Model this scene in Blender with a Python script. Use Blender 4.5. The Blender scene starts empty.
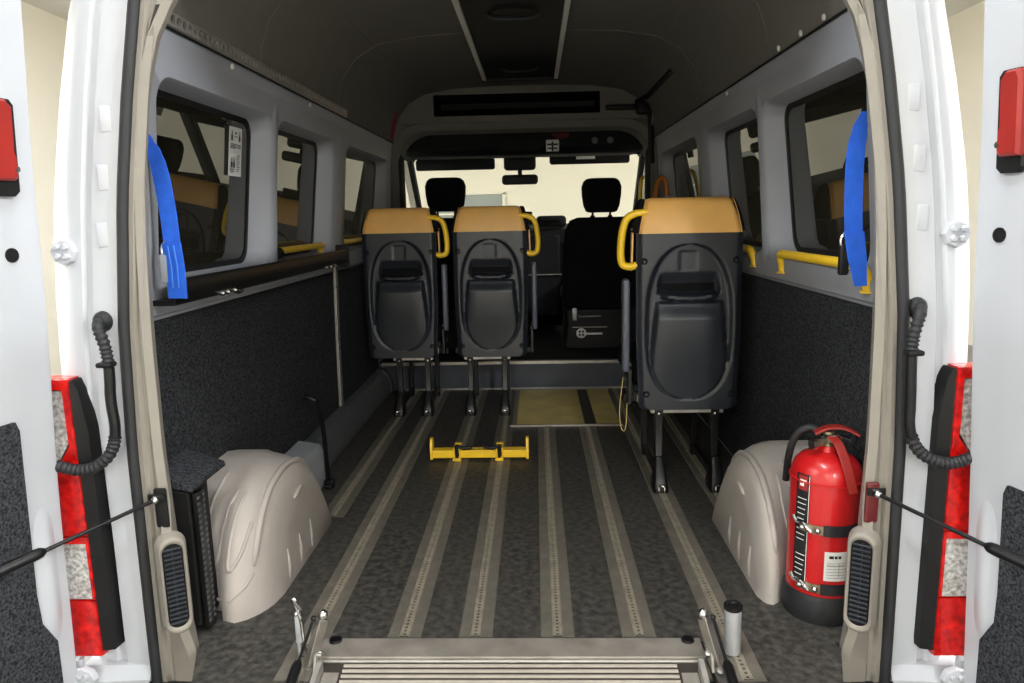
import bpy, bmesh, math, random
from mathutils import Vector, Matrix
random.seed(7)
C = bpy.context.scene.collection
PI = math.pi

# ------------------------------------------------------------------ materials
def lin(c):
    c = c / 255.0
    return c / 12.92 if c <= 0.04045 else ((c + 0.055) / 1.055) ** 2.4
def rgb(r, g, b): return (lin(r), lin(g), lin(b), 1)
MATS = {}
def mat(name, col, rough=0.5, metal=0.0, vary=0.0, scale=8.0, bump=0.0, bscale=200.0, spec=0.5, col2=None, stretch=None, coat=0.0, detail=4):
    m = bpy.data.materials.new(name); m.use_nodes = True
    nt = m.node_tree; N = nt.nodes; L = nt.links
    b = N['Principled BSDF']
    b.inputs['Base Color'].default_value = col
    b.inputs['Roughness'].default_value = rough
    b.inputs['Metallic'].default_value = metal
    b.inputs['Specular IOR Level'].default_value = spec
    b.inputs['Coat Weight'].default_value = coat
    tc = N.new('ShaderNodeTexCoord')
    src = tc.outputs['Object']
    if stretch:
        mp = N.new('ShaderNodeMapping'); mp.inputs['Scale'].default_value = stretch
        L.new(src, mp.inputs['Vector']); src = mp.outputs['Vector']
    if vary > 0 or col2:
        n = N.new('ShaderNodeTexNoise'); n.inputs['Scale'].default_value = scale; n.inputs['Detail'].default_value = detail
        L.new(src, n.inputs['Vector'])
        r = N.new('ShaderNodeValToRGB')
        r.color_ramp.elements[0].position = 0.35; r.color_ramp.elements[1].position = 0.68
        c1 = col; c2 = col2 or tuple(min(1, x * (1 + vary)) for x in col[:3]) + (1,)
        if not col2: c1 = tuple(x * (1 - vary) for x in col[:3]) + (1,)
        r.color_ramp.elements[0].color = c1; r.color_ramp.elements[1].color = c2
        L.new(n.outputs['Fac'], r.inputs['Fac']); L.new(r.outputs['Color'], b.inputs['Base Color'])
    if bump > 0:
        n2 = N.new('ShaderNodeTexNoise'); n2.inputs['Scale'].default_value = bscale; n2.inputs['Detail'].default_value = 3
        L.new(src, n2.inputs['Vector'])
        bp = N.new('ShaderNodeBump'); bp.inputs['Strength'].default_value = bump; bp.inputs['Distance'].default_value = 0.004
        L.new(n2.outputs['Fac'], bp.inputs['Height']); L.new(bp.outputs['Normal'], b.inputs['Normal'])
    MATS[name] = m
    return m

WHITE = mat('white_paint', rgb(184, 187, 193), 0.25, vary=0.01, scale=3, coat=0.5)
TRIM = mat('beige_grey_trim', rgb(138, 133, 124), 0.5, vary=0.04, scale=14, bump=0.06, bscale=600)
GREYTRIM = mat('grey_wall_trim', rgb(152, 155, 163), 0.55, vary=0.03, scale=6, bump=0.08, bscale=500)
CEIL = mat('ceiling_lining', rgb(112, 109, 102), 0.9, vary=0.04, scale=10, bump=0.2, bscale=400)
ARCH = mat('arch_plastic', rgb(168, 161, 155), 0.5, vary=0.05, scale=9, bump=0.1, bscale=500)
CARPET = mat('charcoal_carpet', rgb(27, 28, 30), 0.95, col2=rgb(72, 74, 79), scale=170, bump=0.6, bscale=300, spec=0.1, detail=6)
FLOORM = mat('black_vinyl_floor', rgb(46, 45, 43), 0.55, col2=rgb(82, 79, 74), scale=48, bump=0.2, bscale=180, spec=0.35, detail=9)
RUBBER = mat('black_rubber', rgb(32, 33, 36), 0.6, vary=0.1, scale=20)
BLACKPL = mat('black_plastic', rgb(34, 38, 46), 0.38, vary=0.08, scale=30, bump=0.12, bscale=900, spec=0.5)
DEEPBLK = mat('deep_black_plastic', rgb(16, 16, 17), 0.55, vary=0.1, scale=20, spec=0.3)
BLKMETAL = mat('black_painted_metal', rgb(15, 15, 17), 0.36, vary=0.1, scale=25, spec=0.4)
BLKFAB = mat('black_seat_fabric', rgb(22, 22, 24), 0.9, vary=0.15, scale=60, bump=0.3, bscale=500, spec=0.1)
DASH = mat('dash_plastic', rgb(20, 20, 22), 0.7, vary=0.1, scale=20, spec=0.2)
TAN = mat('tan_leather', rgb(236, 182, 102), 0.42, vary=0.05, scale=12, bump=0.15, bscale=300)
YELLOW = mat('yellow_paint', rgb(252, 206, 44), 0.3, vary=0.04, scale=20)
STRAP = mat('blue_webbing', rgb(34, 100, 220), 0.7, vary=0.08, scale=40, bump=0.5, bscale=500)
CHROME = mat('chrome', rgb(215, 215, 215), 0.15, 1.0, vary=0.03, scale=10)
ALU = mat('brushed_aluminium', rgb(176, 172, 166), 0.38, 1.0, vary=0.08, scale=30)
ALUMATT = mat('matt_aluminium', rgb(168, 164, 158), 0.5, 0.6, vary=0.08, scale=30)
TRACK = mat('worn_track_metal', rgb(118, 113, 103), 0.5, 0.3, vary=0.14, scale=22, bump=0.15, bscale=250)
RAILM = mat('worn_rail_metal', rgb(164, 156, 140), 0.42, 0.4, vary=0.16, scale=40)
HOLE = mat('rail_groove_dark', rgb(46, 40, 32), 0.7, vary=0.1, scale=30)
PLATE = mat('threshold_metal', rgb(160, 153, 145), 0.5, 0.35, col2=rgb(132, 126, 118), scale=12, bump=0.1, bscale=120, detail=7)
OCHRE = mat('ochre_plate', rgb(216, 194, 124), 0.5, vary=0.12, scale=8, detail=6)
RED = mat('red_paint', rgb(188, 24, 27), 0.3, vary=0.05, scale=10, coat=0.3)
REDPL = mat('red_plastic', rgb(146, 34, 28), 0.42, vary=0.05, scale=16)
LENSRED = mat('red_lamp_lens', rgb(150, 8, 6), 0.15, col2=rgb(216, 22, 12), scale=55, bump=0.9, bscale=45, coat=0.4)
LENSCLR = mat('clear_lamp_lens', rgb(150, 147, 142), 0.12, 0.3, col2=rgb(236, 234, 230), scale=110, bump=1.0, bscale=60, coat=0.6)
LABELW = mat('white_label', rgb(225, 225, 222), 0.5, vary=0.02, scale=10)
INK = mat('black_ink', rgb(24, 24, 26), 0.6, vary=0.05, scale=10)
GREYPL = mat('light_grey_plastic', rgb(150, 154, 160), 0.45, vary=0.04, scale=12)
DUCT = mat('dark_grey_duct', rgb(84, 86, 90), 0.5, vary=0.12, scale=14, bump=0.1, bscale=200)
ARMGREY = mat('slate_grey_plastic', rgb(92, 96, 108), 0.45, vary=0.05, scale=16)
SILVER = mat('silver_paint', rgb(176, 178, 182), 0.35, 0.3, vary=0.05, scale=18)
BRASS = mat('tarnished_brass', rgb(150, 140, 118), 0.35, 0.8, vary=0.15, scale=40)
CREAM = mat('cream_wall', rgb(236, 229, 210), 0.8, vary=0.02, scale=0.6)
WALLC = mat('pale_cream_wall', rgb(246, 240, 226), 0.8, vary=0.02, scale=0.6)
CONC = mat('concrete_floor', rgb(120, 118, 114), 0.7, vary=0.12, scale=1.5, bump=0.1, bscale=20, detail=8)
GCEIL = mat('white_ceiling', rgb(220, 218, 210), 0.9, vary=0.02, scale=0.6)
GDOOR = mat('grey_green_panel', rgb(150, 156, 150), 0.6, vary=0.03, scale=3)

def emis(name, col, s):
    m = bpy.data.materials.new(name); m.use_nodes = True
    b = m.node_tree.nodes['Principled BSDF']
    b.inputs['Base Color'].default_value = col
    b.inputs['Emission Color'].default_value = col
    b.inputs['Emission Strength'].default_value = s
    return m
TUBE = emis('fluorescent_tube', (1, .97, .9, 1), 3.0)

def glass(name, tint, rough=0.0, ior=1.52):
    m = bpy.data.materials.new(name); m.use_nodes = True
    nt = m.node_tree; N = nt.nodes; L = nt.links
    N.remove(N['Principled BSDF'])
    out = N['Material Output']
    tr = N.new('ShaderNodeBsdfTransparent'); tr.inputs['Color'].default_value = tint
    gl = N.new('ShaderNodeBsdfGlossy'); gl.inputs['Roughness'].default_value = rough
    fr = N.new('ShaderNodeFresnel'); fr.inputs['IOR'].default_value = 1.52
    mx = N.new('ShaderNodeMixShader')
    geo = N.new('ShaderNodeNewGeometry'); ma = N.new('ShaderNodeMapRange')     # same reflection from either side of the pane
    ma.inputs['To Min'].default_value = ior; ma.inputs['To Max'].default_value = 1 / ior
    L.new(geo.outputs['Backfacing'], ma.inputs['Value']); L.new(ma.outputs['Result'], fr.inputs['IOR'])
    L.new(fr.outputs['Fac'], mx.inputs['Fac']); L.new(tr.outputs[0], mx.inputs[1]); L.new(gl.outputs[0], mx.inputs[2])
    L.new(mx.outputs[0], out.inputs['Surface'])
    return m
TINT = glass('privacy_glass', (.012, .012, .010, 1), ior=2.1)
CLEAR = glass('clear_glass', (.93, .95, .92, 1))

# ------------------------------------------------------------------ mesh builder
def S(a, b, x):
    if a == b: return 1.0 if x >= a else 0.0
    t = max(0, min(1, (x - a) / (b - a))); return t * t * (3 - 2 * t)
def interp(tab, z):
    if z <= tab[0][0]: return tab[0][1]
    for (a, va), (b, vb) in zip(tab, tab[1:]):
        if z <= b: return va + (vb - va) * (z - a) / (b - a)
    return tab[-1][1]
def chaikin(p, n=2, closed=False):
    p = [Vector(q) for q in p]
    for _ in range(n):
        q = [] if closed else [p[0]]
        m = len(p)
        for i in range(m if closed else m - 1):
            a, b = p[i], p[(i + 1) % m]
            q += [a * .75 + b * .25, a * .25 + b * .75]
        if not closed: q.append(p[-1])
        p = q
    return p
def rrect(w, h, r, n=5):
    """rounded rectangle loop, centred, in 2D"""
    pts = []
    for cx, cy, a0 in ((w / 2 - r, h / 2 - r, 0), (-w / 2 + r, h / 2 - r, 90), (-w / 2 + r, -h / 2 + r, 180), (w / 2 - r, -h / 2 + r, 270)):
        for k in range(n + 1):
            a = math.radians(a0 + 90 * k / n); pts.append((cx + r * math.cos(a), cy + r * math.sin(a)))
    return pts

class MB:
    def __init__(s): s.b = bmesh.new(); s.mi = 0
    def face(s, vs):
        try:
            f = s.b.faces.new(vs); f.material_index = s.mi; return f
        except ValueError: return None
    def poly(s, pts):
        return s.face([s.b.verts.new(p) for p in pts])
    def loft(s, secs, caps=True, closed=True):
        rows = [[s.b.verts.new(p) for p in r] for r in secs]
        for a, c in zip(rows, rows[1:]):
            n = len(a)
            for i in range(n if closed else n - 1):
                s.face([a[i], a[(i + 1) % n], c[(i + 1) % n], c[i]])
        if caps and closed:
            s.face(rows[0][::-1]); s.face(rows[-1])
        return s
    def box(s, c, size, rot=None):
        x, y, z = (d / 2 for d in size)
        M = rot if rot is not None else Matrix.Identity(3)
        c = Vector(c)
        q = [[c + M @ Vector((sx * x, sy * y, sz)) for sx, sy in ((-1, -1), (1, -1), (1, 1), (-1, 1))] for sz in (-z, z)]
        return s.loft(q)
    def rbox(s, c, size, r=.01, axis='z', rot=None, n=4, e=None):
        """box rounded in the plane across axis, with softened ends"""
        M = rot if rot is not None else Matrix.Identity(3)
        c = Vector(c)
        ax = {'x': 0, 'y': 1, 'z': 2}[axis]; o = [i for i in range(3) if i != ax]
        e = r if e is None else e
        e = min(e, size[ax] / 2.01)
        secs = []
        L = size[ax] / 2
        for t, ins in ((-L, e), (-L + e * .3, e * .3), (-L + e, 0), (L - e, 0), (L - e * .3, e * .3), (L, e)):
            w, h = size[o[0]] - 2 * ins, size[o[1]] - 2 * ins
            w = max(w, 1e-4); h = max(h, 1e-4)
            loop = rrect(w, h, max(1e-5, min(max(r - ins, r * .3), w / 2.01, h / 2.01)), n)
            row = []
            for u, v in loop:
                p = [0, 0, 0]; p[ax] = t; p[o[0]] = u; p[o[1]] = v
                row.append(c + M @ Vector(p))
            secs.append(row)
        return s.loft(secs)
    def tube(s, path, r, n=10, closed=False, flat=None):
        P = [Vector(p) for p in path]; m = len(P)
        R = r if isinstance(r, (list, tuple)) else [r] * m
        T = []
        for i in range(m):
            a = P[(i - 1) % m] if (closed or i > 0) else P[i]
            c = P[(i + 1) % m] if (closed or i < m - 1) else P[i]
            t = (c - a)
            T.append(t.normalized() if t.length > 1e-9 else Vector((0, 0, 1)))
        up = Vector((0, 0, 1)) if abs(T[0].z) < .9 else Vector((1, 0, 0))
        nrm = (up - T[0] * up.dot(T[0])).normalized()
        secs = []
        for i in range(m):
            nrm = nrm - T[i] * nrm.dot(T[i])
            nrm = nrm.normalized() if nrm.length > 1e-6 else T[i].orthogonal().normalized()
            bn = T[i].cross(nrm)
            fx, fy = flat or (1, 1)
            secs.append([P[i] + (nrm * math.cos(a) * fx + bn * math.sin(a) * fy) * R[i] for a in (2 * PI * k / n for k in range(n))])
        if closed: secs.append(secs[0])
        s.loft(secs, caps=not closed)
        return s
    def cyl(s, a, b, r, r2=None, n=16):
        return s.tube([a, b], [r, r if r2 is None else r2], n)
    def lathe(s, c, prof, axis=(0, 0, 1), n=24):
        ax = Vector(axis).normalized(); u = ax.orthogonal().normalized(); v = ax.cross(u); c = Vector(c)
        secs = [[c + ax * h + (u * math.cos(a) + v * math.sin(a)) * max(r, 1e-5) for a in (2 * PI * k / n for k in range(n))] for r, h in prof]
        return s.loft(secs)
    def ball(s, c, r, n=12):
        if not isinstance(r, (tuple, list)): r = (r, r, r)
        c = Vector(c); m = n // 2
        secs = []
        for i in range(m + 1):
            t = PI * i / m; q = max(math.sin(t), 1e-4)
            secs.append([c + Vector((r[0] * q * math.cos(a), r[1] * q * math.sin(a), -r[2] * math.cos(t))) for a in (2 * PI * k / n for k in range(n))])
        return s.loft(secs)
    def prism(s, pts, lo, hi, axis='x'):
        """2D polygon extruded along an axis; the polygon is in the other two axes in order"""
        def P(p, t):
            if axis == 'x': return (t, p[0], p[1])
            if axis == 'y': return (p[0], t, p[1])
            return (p[0], p[1], t)
        return s.loft([[P(p, lo) for p in pts], [P(p, hi) for p in pts]])
    def ribbon(s, path, wdir, w, th):
        """flat strap following a path; wdir = direction of its width"""
        P = [Vector(p) for p in path]; m = len(P); W = Vector(wdir).normalized()
        secs = []
        for i in range(m):
            t = (P[min(i + 1, m - 1)] - P[max(i - 1, 0)]).normalized()
            n = t.cross(W).normalized()
            a = W * (w[min(len(w) - 1, int(i * len(w) / m))] if isinstance(w, (list, tuple)) else w) / 2; d = n * th / 2
            secs.append([P[i] - a - d, P[i] + a - d, P[i] + a + d, P[i] - a + d])
        return s.loft(secs)
    def build(s, name, m, parent=None, smooth=True, bevel=0, sub=0, ang=38, seg=2, merge=1e-5):
        bmesh.ops.remove_doubles(s.b, verts=s.b.verts, dist=merge)
        bmesh.ops.recalc_face_normals(s.b, faces=s.b.faces)
        if parent is not None:
            w = wloc(parent)
            bmesh.ops.translate(s.b, verts=s.b.verts, vec=-w)
        me = bpy.data.meshes.new(name); s.b.to_mesh(me); s.b.free()
        for x in (m if isinstance(m, (list, tuple)) else [m]): me.materials.append(x)
        if smooth:
            me.shade_smooth()
            if not sub: me.set_sharp_from_angle(angle=math.radians(ang))
        o = bpy.data.objects.new(name, me); C.objects.link(o)
        if parent is not None: o.parent = parent
        if bevel:
            b = o.modifiers.new('bevel', 'BEVEL'); b.width = bevel; b.segments = seg; b.limit_method = 'ANGLE'; b.angle_limit = math.radians(35); b.harden_normals = True
        if sub:
            b = o.modifiers.new('sub', 'SUBSURF'); b.levels = sub; b.render_levels = sub
        return o
def wloc(o):
    v = Vector((0, 0, 0))
    while o is not None: v += o.location; o = o.parent
    return v
def thing(name, label, cat, loc=(0, 0, 0), group=None):
    o = bpy.data.objects.new(name, None); C.objects.link(o); o.location = loc; o.empty_display_size = .05
    o['label'] = label; o['category'] = cat
    if group: o['group'] = group
    return o
def tag(o, label, cat, group=None):
    o['label'] = label; o['category'] = cat
    if group: o['group'] = group
    return o
def rebase(o, loc):
    """give a one-mesh thing its origin at its base"""
    o.data.transform(Matrix.Translation(-Vector(loc))); o.location = loc; return o
def struct(mb, name, m, label=None, cat=None, **k):
    o = mb.build(name, m, **k); o['kind'] = 'structure'
    if label: o['label'] = label
    if cat: o['category'] = cat
    return o
def rz(deg): return Matrix.Rotation(math.radians(deg), 3, 'Z')
def rx(deg): return Matrix.Rotation(math.radians(deg), 3, 'X')
def ry(deg): return Matrix.Rotation(math.radians(deg), 3, 'Y')
def dup(root, dx, label, group=None):
    r = root.copy(); C.objects.link(r); r.location = root.location + Vector(dx)
    r['label'] = label
    if group: r['group'] = group
    for ch in list(root.children):
        c = ch.copy(); C.objects.link(c); c.parent = r
        for g in list(ch.children):
            d = g.copy(); C.objects.link(d); d.parent = c
    return r

# ------------------------------------------------------------------ camera
CAM = Vector((0.065, -1.64, 1.0)); F = 720.0
def setup_camera():
    # the lens looks along the van, tipped down about 10 degrees and turned slightly left
    v = Vector((23.0, 125.5, F)).normalized()
    r = math.radians(.9)
    u = Vector((-math.sin(r), math.cos(r), 0)); z = (u - v * u.dot(v)).normalized()
    x = -(v.cross(z))
    # rows = world axes in camera (right, up, forward)
    right = Vector((x[0], v[0], z[0])); up = Vector((x[1], v[1], z[1])); fwd = Vector((x[2], v[2], z[2]))
    cd = bpy.data.cameras.new('camera'); co = bpy.data.objects.new('camera', cd); C.objects.link(co)
    cd.sensor_fit = 'HORIZONTAL'; cd.sensor_width = 36; cd.lens = F / 1024 * 36; cd.clip_start = .02; cd.clip_end = 100
    M = Matrix((right, up, -fwd)).transposed().to_4x4(); M.translation = CAM
    co.matrix_world = M
    bpy.context.scene.camera = co
setup_camera()

# ------------------------------------------------------------------ garage around the van
GZ = -.62; GX = 5.2; GF = 9.0; GB = -8.5; GH = 3.3
b = MB(); b.poly([(-GX, GB, GZ), (GX, GB, GZ), (GX, GF, GZ), (-GX, GF, GZ)]); struct(b, 'floor_garage', CONC, 'grey concrete garage floor under the van', 'floor')
b = MB(); b.poly([(-GX, GB, GH), (-GX, GF, GH), (GX, GF, GH), (GX, GB, GH)]); struct(b, 'ceiling_garage', GCEIL, 'white garage ceiling', 'ceiling')
b = MB(); b.poly([(-GX, GF, GZ), (GX, GF, GZ), (GX, GF, GH), (-GX, GF, GH)]); struct(b, 'wall_garage_front', CREAM, 'cream garage wall seen through the windscreen', 'wall')
b = MB(); b.poly([(-GX, GB, GZ), (-GX, GF, GZ), (-GX, GF, GH), (-GX, GB, GH)]); struct(b, 'wall_garage_left', WALLC, 'cream garage wall left of the van', 'wall')
b = MB(); b.poly([(GX, GF, GZ), (GX, GB, GZ), (GX, GB, GH), (GX, GF, GH)]); struct(b, 'wall_garage_right', WALLC, 'cream garage wall right of the van', 'wall')
b = MB(); b.poly([(GX, GB, GZ), (-GX, GB, GZ), (-GX, GB, GH), (GX, GB, GH)]); struct(b, 'wall_garage_rear', CREAM, 'cream garage wall behind the camera', 'wall')
def area(name, loc, sx, sy, power, col=(.95, .975, 1), rot=(0, 0, 0)):
    d = bpy.data.lights.new(name, 'AREA'); d.shape = 'RECTANGLE'; d.size = sx; d.size_y = sy; d.energy = power; d.color = col
    o = bpy.data.objects.new(name, d); C.objects.link(o); o.location = loc; o.rotation_euler = rot
    return o
def unseen_strip_light(x, y, power, label):
    t = thing('unseen_strip_light', label, 'ceiling light', (x, y, GH - .09), 'unseen fluorescent strip lights on the garage ceiling, partly added to brighten')
    MB().box((x, y, GH - .045), (.22, 1.6, .07)).build('housing', LABELW, t, bevel=.01)
    b = MB()
    for s in (-.05, .05): b.cyl((x + s, y - .75, GH - .1), (x + s, y + .75, GH - .1), .014, n=8)
    b.build('tube', TUBE, t)
    area('unseen_strip_lamp', (x, y, GH - .13), .2, 1.5, power)
LP = 205
for x, y, p in ((-.1, -.85, .25), (-3.9, -2, 2.2), (3.9, -2, 3.0), (-1.5, -6.6, .9), (1.5, -6.6, 1.55), (-4.0, 2.4, 1.5), (4.0, 2.4, 1.4), (-2.4, 6.6, .08), (2.4, 6.6, .08)):  # side, centre and forward strips are added to brighten doors, floor and walls
    unseen_strip_light(x, y, LP * p, 'long fluorescent strip light on the garage ceiling, one of an unseen set partly added to brighten')
# roller shutter panel on the front wall, seen through the windscreen
t = thing('wall_panel', 'grey panel with a pale frame on the wall beyond the windscreen', 'panel', (-.9, GF - .03, .45))
MB().box((-.93, GF - .02, .87), (1.05, .03, .90)).build('panel', GDOOR, t, bevel=.004)
b = MB()
for (cx, cz, sx, sz) in ((-.93, 1.345, 1.15, .05), (-.38, .87, .05, .95), (-1.48, .87, .05, .95), (-.93, 1.05, 1.05, .025)): b.box((cx, GF - .03, cz), (sx, .05, sz))
b.build('frame', CREAM, t, bevel=.004)

# ------------------------------------------------------------------ van shell
XW = [(0, .872), (.78, .868), (.80, .868), (1.40, .815), (1.46, .80)]
def xin(z): return interp(XW, z)
def xgl(z): return interp([(.8, .950), (1.40, .880)], z)
WIN = [(.13, .855), (.945, 1.615), (1.865, 2.80)]
Z0, Z1 = .862, 1.338
ROOFP = [(.80, 1.46), (.785, 1.54), (.755, 1.62), (.70, 1.69), (.60, 1.745), (.42, 1.772), (.2, 1.782), (0, 1.785)]
YR, YF = .03, 2.96
def wall(side):
    b = MB(); sg = side
    def P(y, z, d=0): return (sg * (xin(z) + d), y, z)
    # ledge band between the carpet and the windows, and the carpet's backing
    b.loft([[P(y, 0), P(y, .775)] for y in (YR, YF)], closed=False)
    cells = [(YR, .90), (.90, 1.74), (1.74, YF)]
    zb, zt = .80, 1.42
    b.loft([[P(y, .775), (sg * (xin(.78) - .012), y, .782), (sg * (xin(.80) - .012), y, .80)] for y in (YR, YF)], closed=False)
    for (ca, cb), (wa, wb) in zip(cells, WIN):
        n = 7; r = .055
        w, h = wb - wa, Z1 - Z0; cy, cz = (wa + wb) / 2, (Z0 + Z1) / 2
        inner = rrect(w + .05, h + .03, r + .02, n)
        gl = rrect(w, h, r, n)
        outer = []
        k = 0
        for sx_, sy_ in ((1, 1), (-1, 1), (-1, -1), (1, -1)):
            for j in range(n + 1):
                u, v = inner[k]; k += 1
                yy = cb if sx_ > 0 else ca; zz = zt if sy_ > 0 else zb
                outer.append((yy, zz))
        rows = [[P(y, z, -.012 if z < .81 else 0) for y, z in outer],
                [P(cy + u, cz + v, -.012 if cz + v < .86 else 0) for u, v in inner]]
        m = rrect(w + .03, h + .018, r + .01, n)
        rows.append([P(cy + u, cz + v, .010) for u, v in m])
        rows.append([(sg * (xgl(cz + v)), cy + u, cz + v) for u, v in gl])
        b.loft(rows, caps=False)
    # roof side above the windows
    b.loft([[P(y, 1.42), P(y, 1.455)] for y in (YR, YF)], closed=False)
    o = struct(b, 'wall_left' if side < 0 else 'wall_right', GREYTRIM, ('left' if side < 0 else 'right') + ' inner side wall of the van in grey moulded trim', 'wall', ang=50)
    b = MB()
    b.loft([[(sg * 1.0, y, -.3), (sg * 1.035, y, .1), (sg * 1.03, y, .6), (sg * (xgl(.82) + .045), y, .82)] for y in (.0, 4.4)], closed=False)
    b.loft([[(sg * (xgl(1.36) + .02), y, 1.36), (sg * .87, y, 1.5), (sg * .82, y, 1.68), (sg * .65, y, 1.83), (0, y, 1.87)] for y in (.0, 3.7)], closed=False)
    struct(b, 'wall_left_outer' if side < 0 else 'wall_right_outer', WHITE, 'white outer skin of the van, %s side' % ('left' if side < 0 else 'right'), 'wall')
    return o
for sd in (-1, 1): wall(sd)
wn = 0
for sd in (-1, 1):
    for (wa, wb) in WIN:
        wn += 1
        n = 7; w, h = wb - wa, Z1 - Z0; cy, cz = (wa + wb) / 2, (Z0 + Z1) / 2
        g = rrect(w + .02, h + .02, .06, n)
        b = MB(); b.poly([(sd * (xgl(cz + v) + .004), cy + u, cz + v) for u, v in g])
        o = struct(b, 'window_%d' % wn, TINT, 'dark tinted %s side window, %s' % ('left' if sd < 0 else 'right', ('nearest the rear doors', 'the narrow middle one', 'farthest forward')[(wn - 1) % 3]), 'window', smooth=False)
        f1 = rrect(w + .02, h + .02, .06, n); f2 = rrect(w - .035, h - .035, .045, n)
        b = MB()
        b.loft([[(sd * (xgl(cz + v) + .001), cy + u, cz + v) for u, v in f1], [(sd * (xgl(cz + v) + .001), cy + u, cz + v) for u, v in f2]], caps=False)
        b.build('glass_border', DEEPBLK, o, smooth=False)

# carpeted lower walls
def carpet(side):
    b = MB()
    y0, y1 = .04, 2.455
    xx = lambda z: xin(z) - .008
    b.loft([[(side * xx(.01), y, .01), (side * xx(.76), y, .76), (side * (xx(.765) + .007), y, .768)] for y in [y0 + (y1 - y0) * k / 6 for k in range(7)]], closed=False)
    return struct(b, 'trim_1' if side < 0 else 'trim_2', CARPET, 'dark charcoal carpet lining the lower %s wall' % ('left' if side < 0 else 'right'), 'wall carpet')
carpet(-1); carpet(1)

# ceiling
b = MB()
prof = ROOFP + [(-x, z) for x, z in ROOFP[-2::-1]]
b.loft([[(x, y, z) for x, z in prof] for y in (YR - .02, .9, 1.8, YF)], closed=False)
for yy in (.72, 1.62):       # shallow pressed seams across the lining
    b.tube([(x * .998, yy, z - .001) for x, z in prof], .0022, 6)
for sx in (-1, 1): b.tube([(sx * .62, y, 1.736) for y in (.05, 1.2, 2.5)], .003, 6)
struct(b, 'ceiling', CEIL, 'dim grey lining of the raised van roof', 'ceiling', ang=60)
# rear roof header above the door opening
b = MB()
b.loft([[(x, y, z) for x, y, z in r] for r in (
    [(-.70, -.09, 1.60), (-.70, -.09, 1.85), (-.70, .03, 1.85), (-.70, .03, 1.72)],
    [(-.45, -.09, 1.70), (-.45, -.09, 1.87), (-.45, .03, 1.87), (-.45, .03, 1.78)],
    [(.45, -.09, 1.70), (.45, -.09, 1.87), (.45, .03, 1.87), (.45, .03, 1.78)],
    [(.70, -.09, 1.60), (.70, -.09, 1.85), (.70, .03, 1.85), (.70, .03, 1.72)])])
struct(b, 'trim_3', TRIM, 'beige trim over the top of the rear door opening', 'trim')

# van floor
b = MB()
b.box((0, 1.21, -.012), (1.74, 2.56, .024)); b.prism([(-.465, -.25), (-.70, -.25), (-.752, -.11), (-.752, -.07), (-.465, -.07)], -.024, 0, 'z'); b.prism([(.445, -.25), (.70, -.25), (.752, -.11), (.752, -.07), (.445, -.07)], -.024, 0, 'z')
struct(b, 'floor', FLOORM, 'scuffed black vinyl floor of the van', 'floor', smooth=False)
b = MB(); b.box((0, 3.45, .08), (1.76, 1.9, .165)); struct(b, 'floor_cab', DASH, 'raised dark floor of the driver cab', 'floor', smooth=False)
b = MB(); b.box((0, 2.488, .081), (1.74, .02, .158)); struct(b, 'trim_4', mat('blue_grey_riser', rgb(60, 64, 76), .5, vary=.08, scale=14), 'dark grey riser of the step up to the cab', 'step')
t = thing('step_nosing', 'bright aluminium edge strip along the top of the cab step', 'edge strip', (0, 2.48, .165))
MB().box((0, 2.485, .1665), (1.70, .035, .006)).box((0, 2.474, .158), (1.70, .005, .014)).build('edge_profile', ALU, t, bevel=.001)
b = MB().box((0, 2.472, .006), (1.42, .014, .010)); o = b.build('floor_edging', ALU, bevel=.002); tag(rebase(o, (0, 2.472, 0)), 'thin aluminium edging where the floor meets the cab step', 'edge strip')

# bulkhead over the cab
b = MB()
n = 14
def archloop(w, zt, zb, r):
    pts = [(w, zb)]
    for k in range(n + 1):
        a = PI / 2 * k / n; pts.append((w - r + r * math.cos(a), zt - r + r * math.sin(a)))
    for k in range(n + 1):
        a = PI / 2 + PI / 2 * k / n; pts.append((-w + r + r * math.cos(a), zt - r + r * math.sin(a)))
    pts.append((-w, zb)); return pts
ai = archloop(.79, 1.530, .9, .20)
ao = [(.87, .9)] + [(.80 if x > 0 else -.80, max(z, 1.3)) if i in (1, 2 * n + 2) else (x, 1.60 + .0) if False else (max(-.82, min(.82, x * 1.06)), z + .0) for i, (x, z) in enumerate(ai) if 0 < i < len(ai) - 1] + [(-.87, .9)]
# front panel: between the arch and a straight row just under the storage slot
rowA = [(x, 2.93, z) for x, z in ai]
rowM = [(x, 2.90, z + (.02 if z > 1.3 else 0)) for x, z in archloop(.815, 1.550, .9, .21)]
rowT = []
for x, z in archloop(.815, 1.550, .9, .21):
    rowT.append((x * 1.04, 2.93, 1.575 if z > 1.33 else z))
b.loft([[(x, 3.08, z) for x, z in archloop(.78, 1.520, .9, .2)], rowA, rowM, rowT], closed=False)
struct(b, 'wall_front', CEIL, 'grey bulkhead with an arched opening above the cab', 'wall', ang=45)
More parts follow.
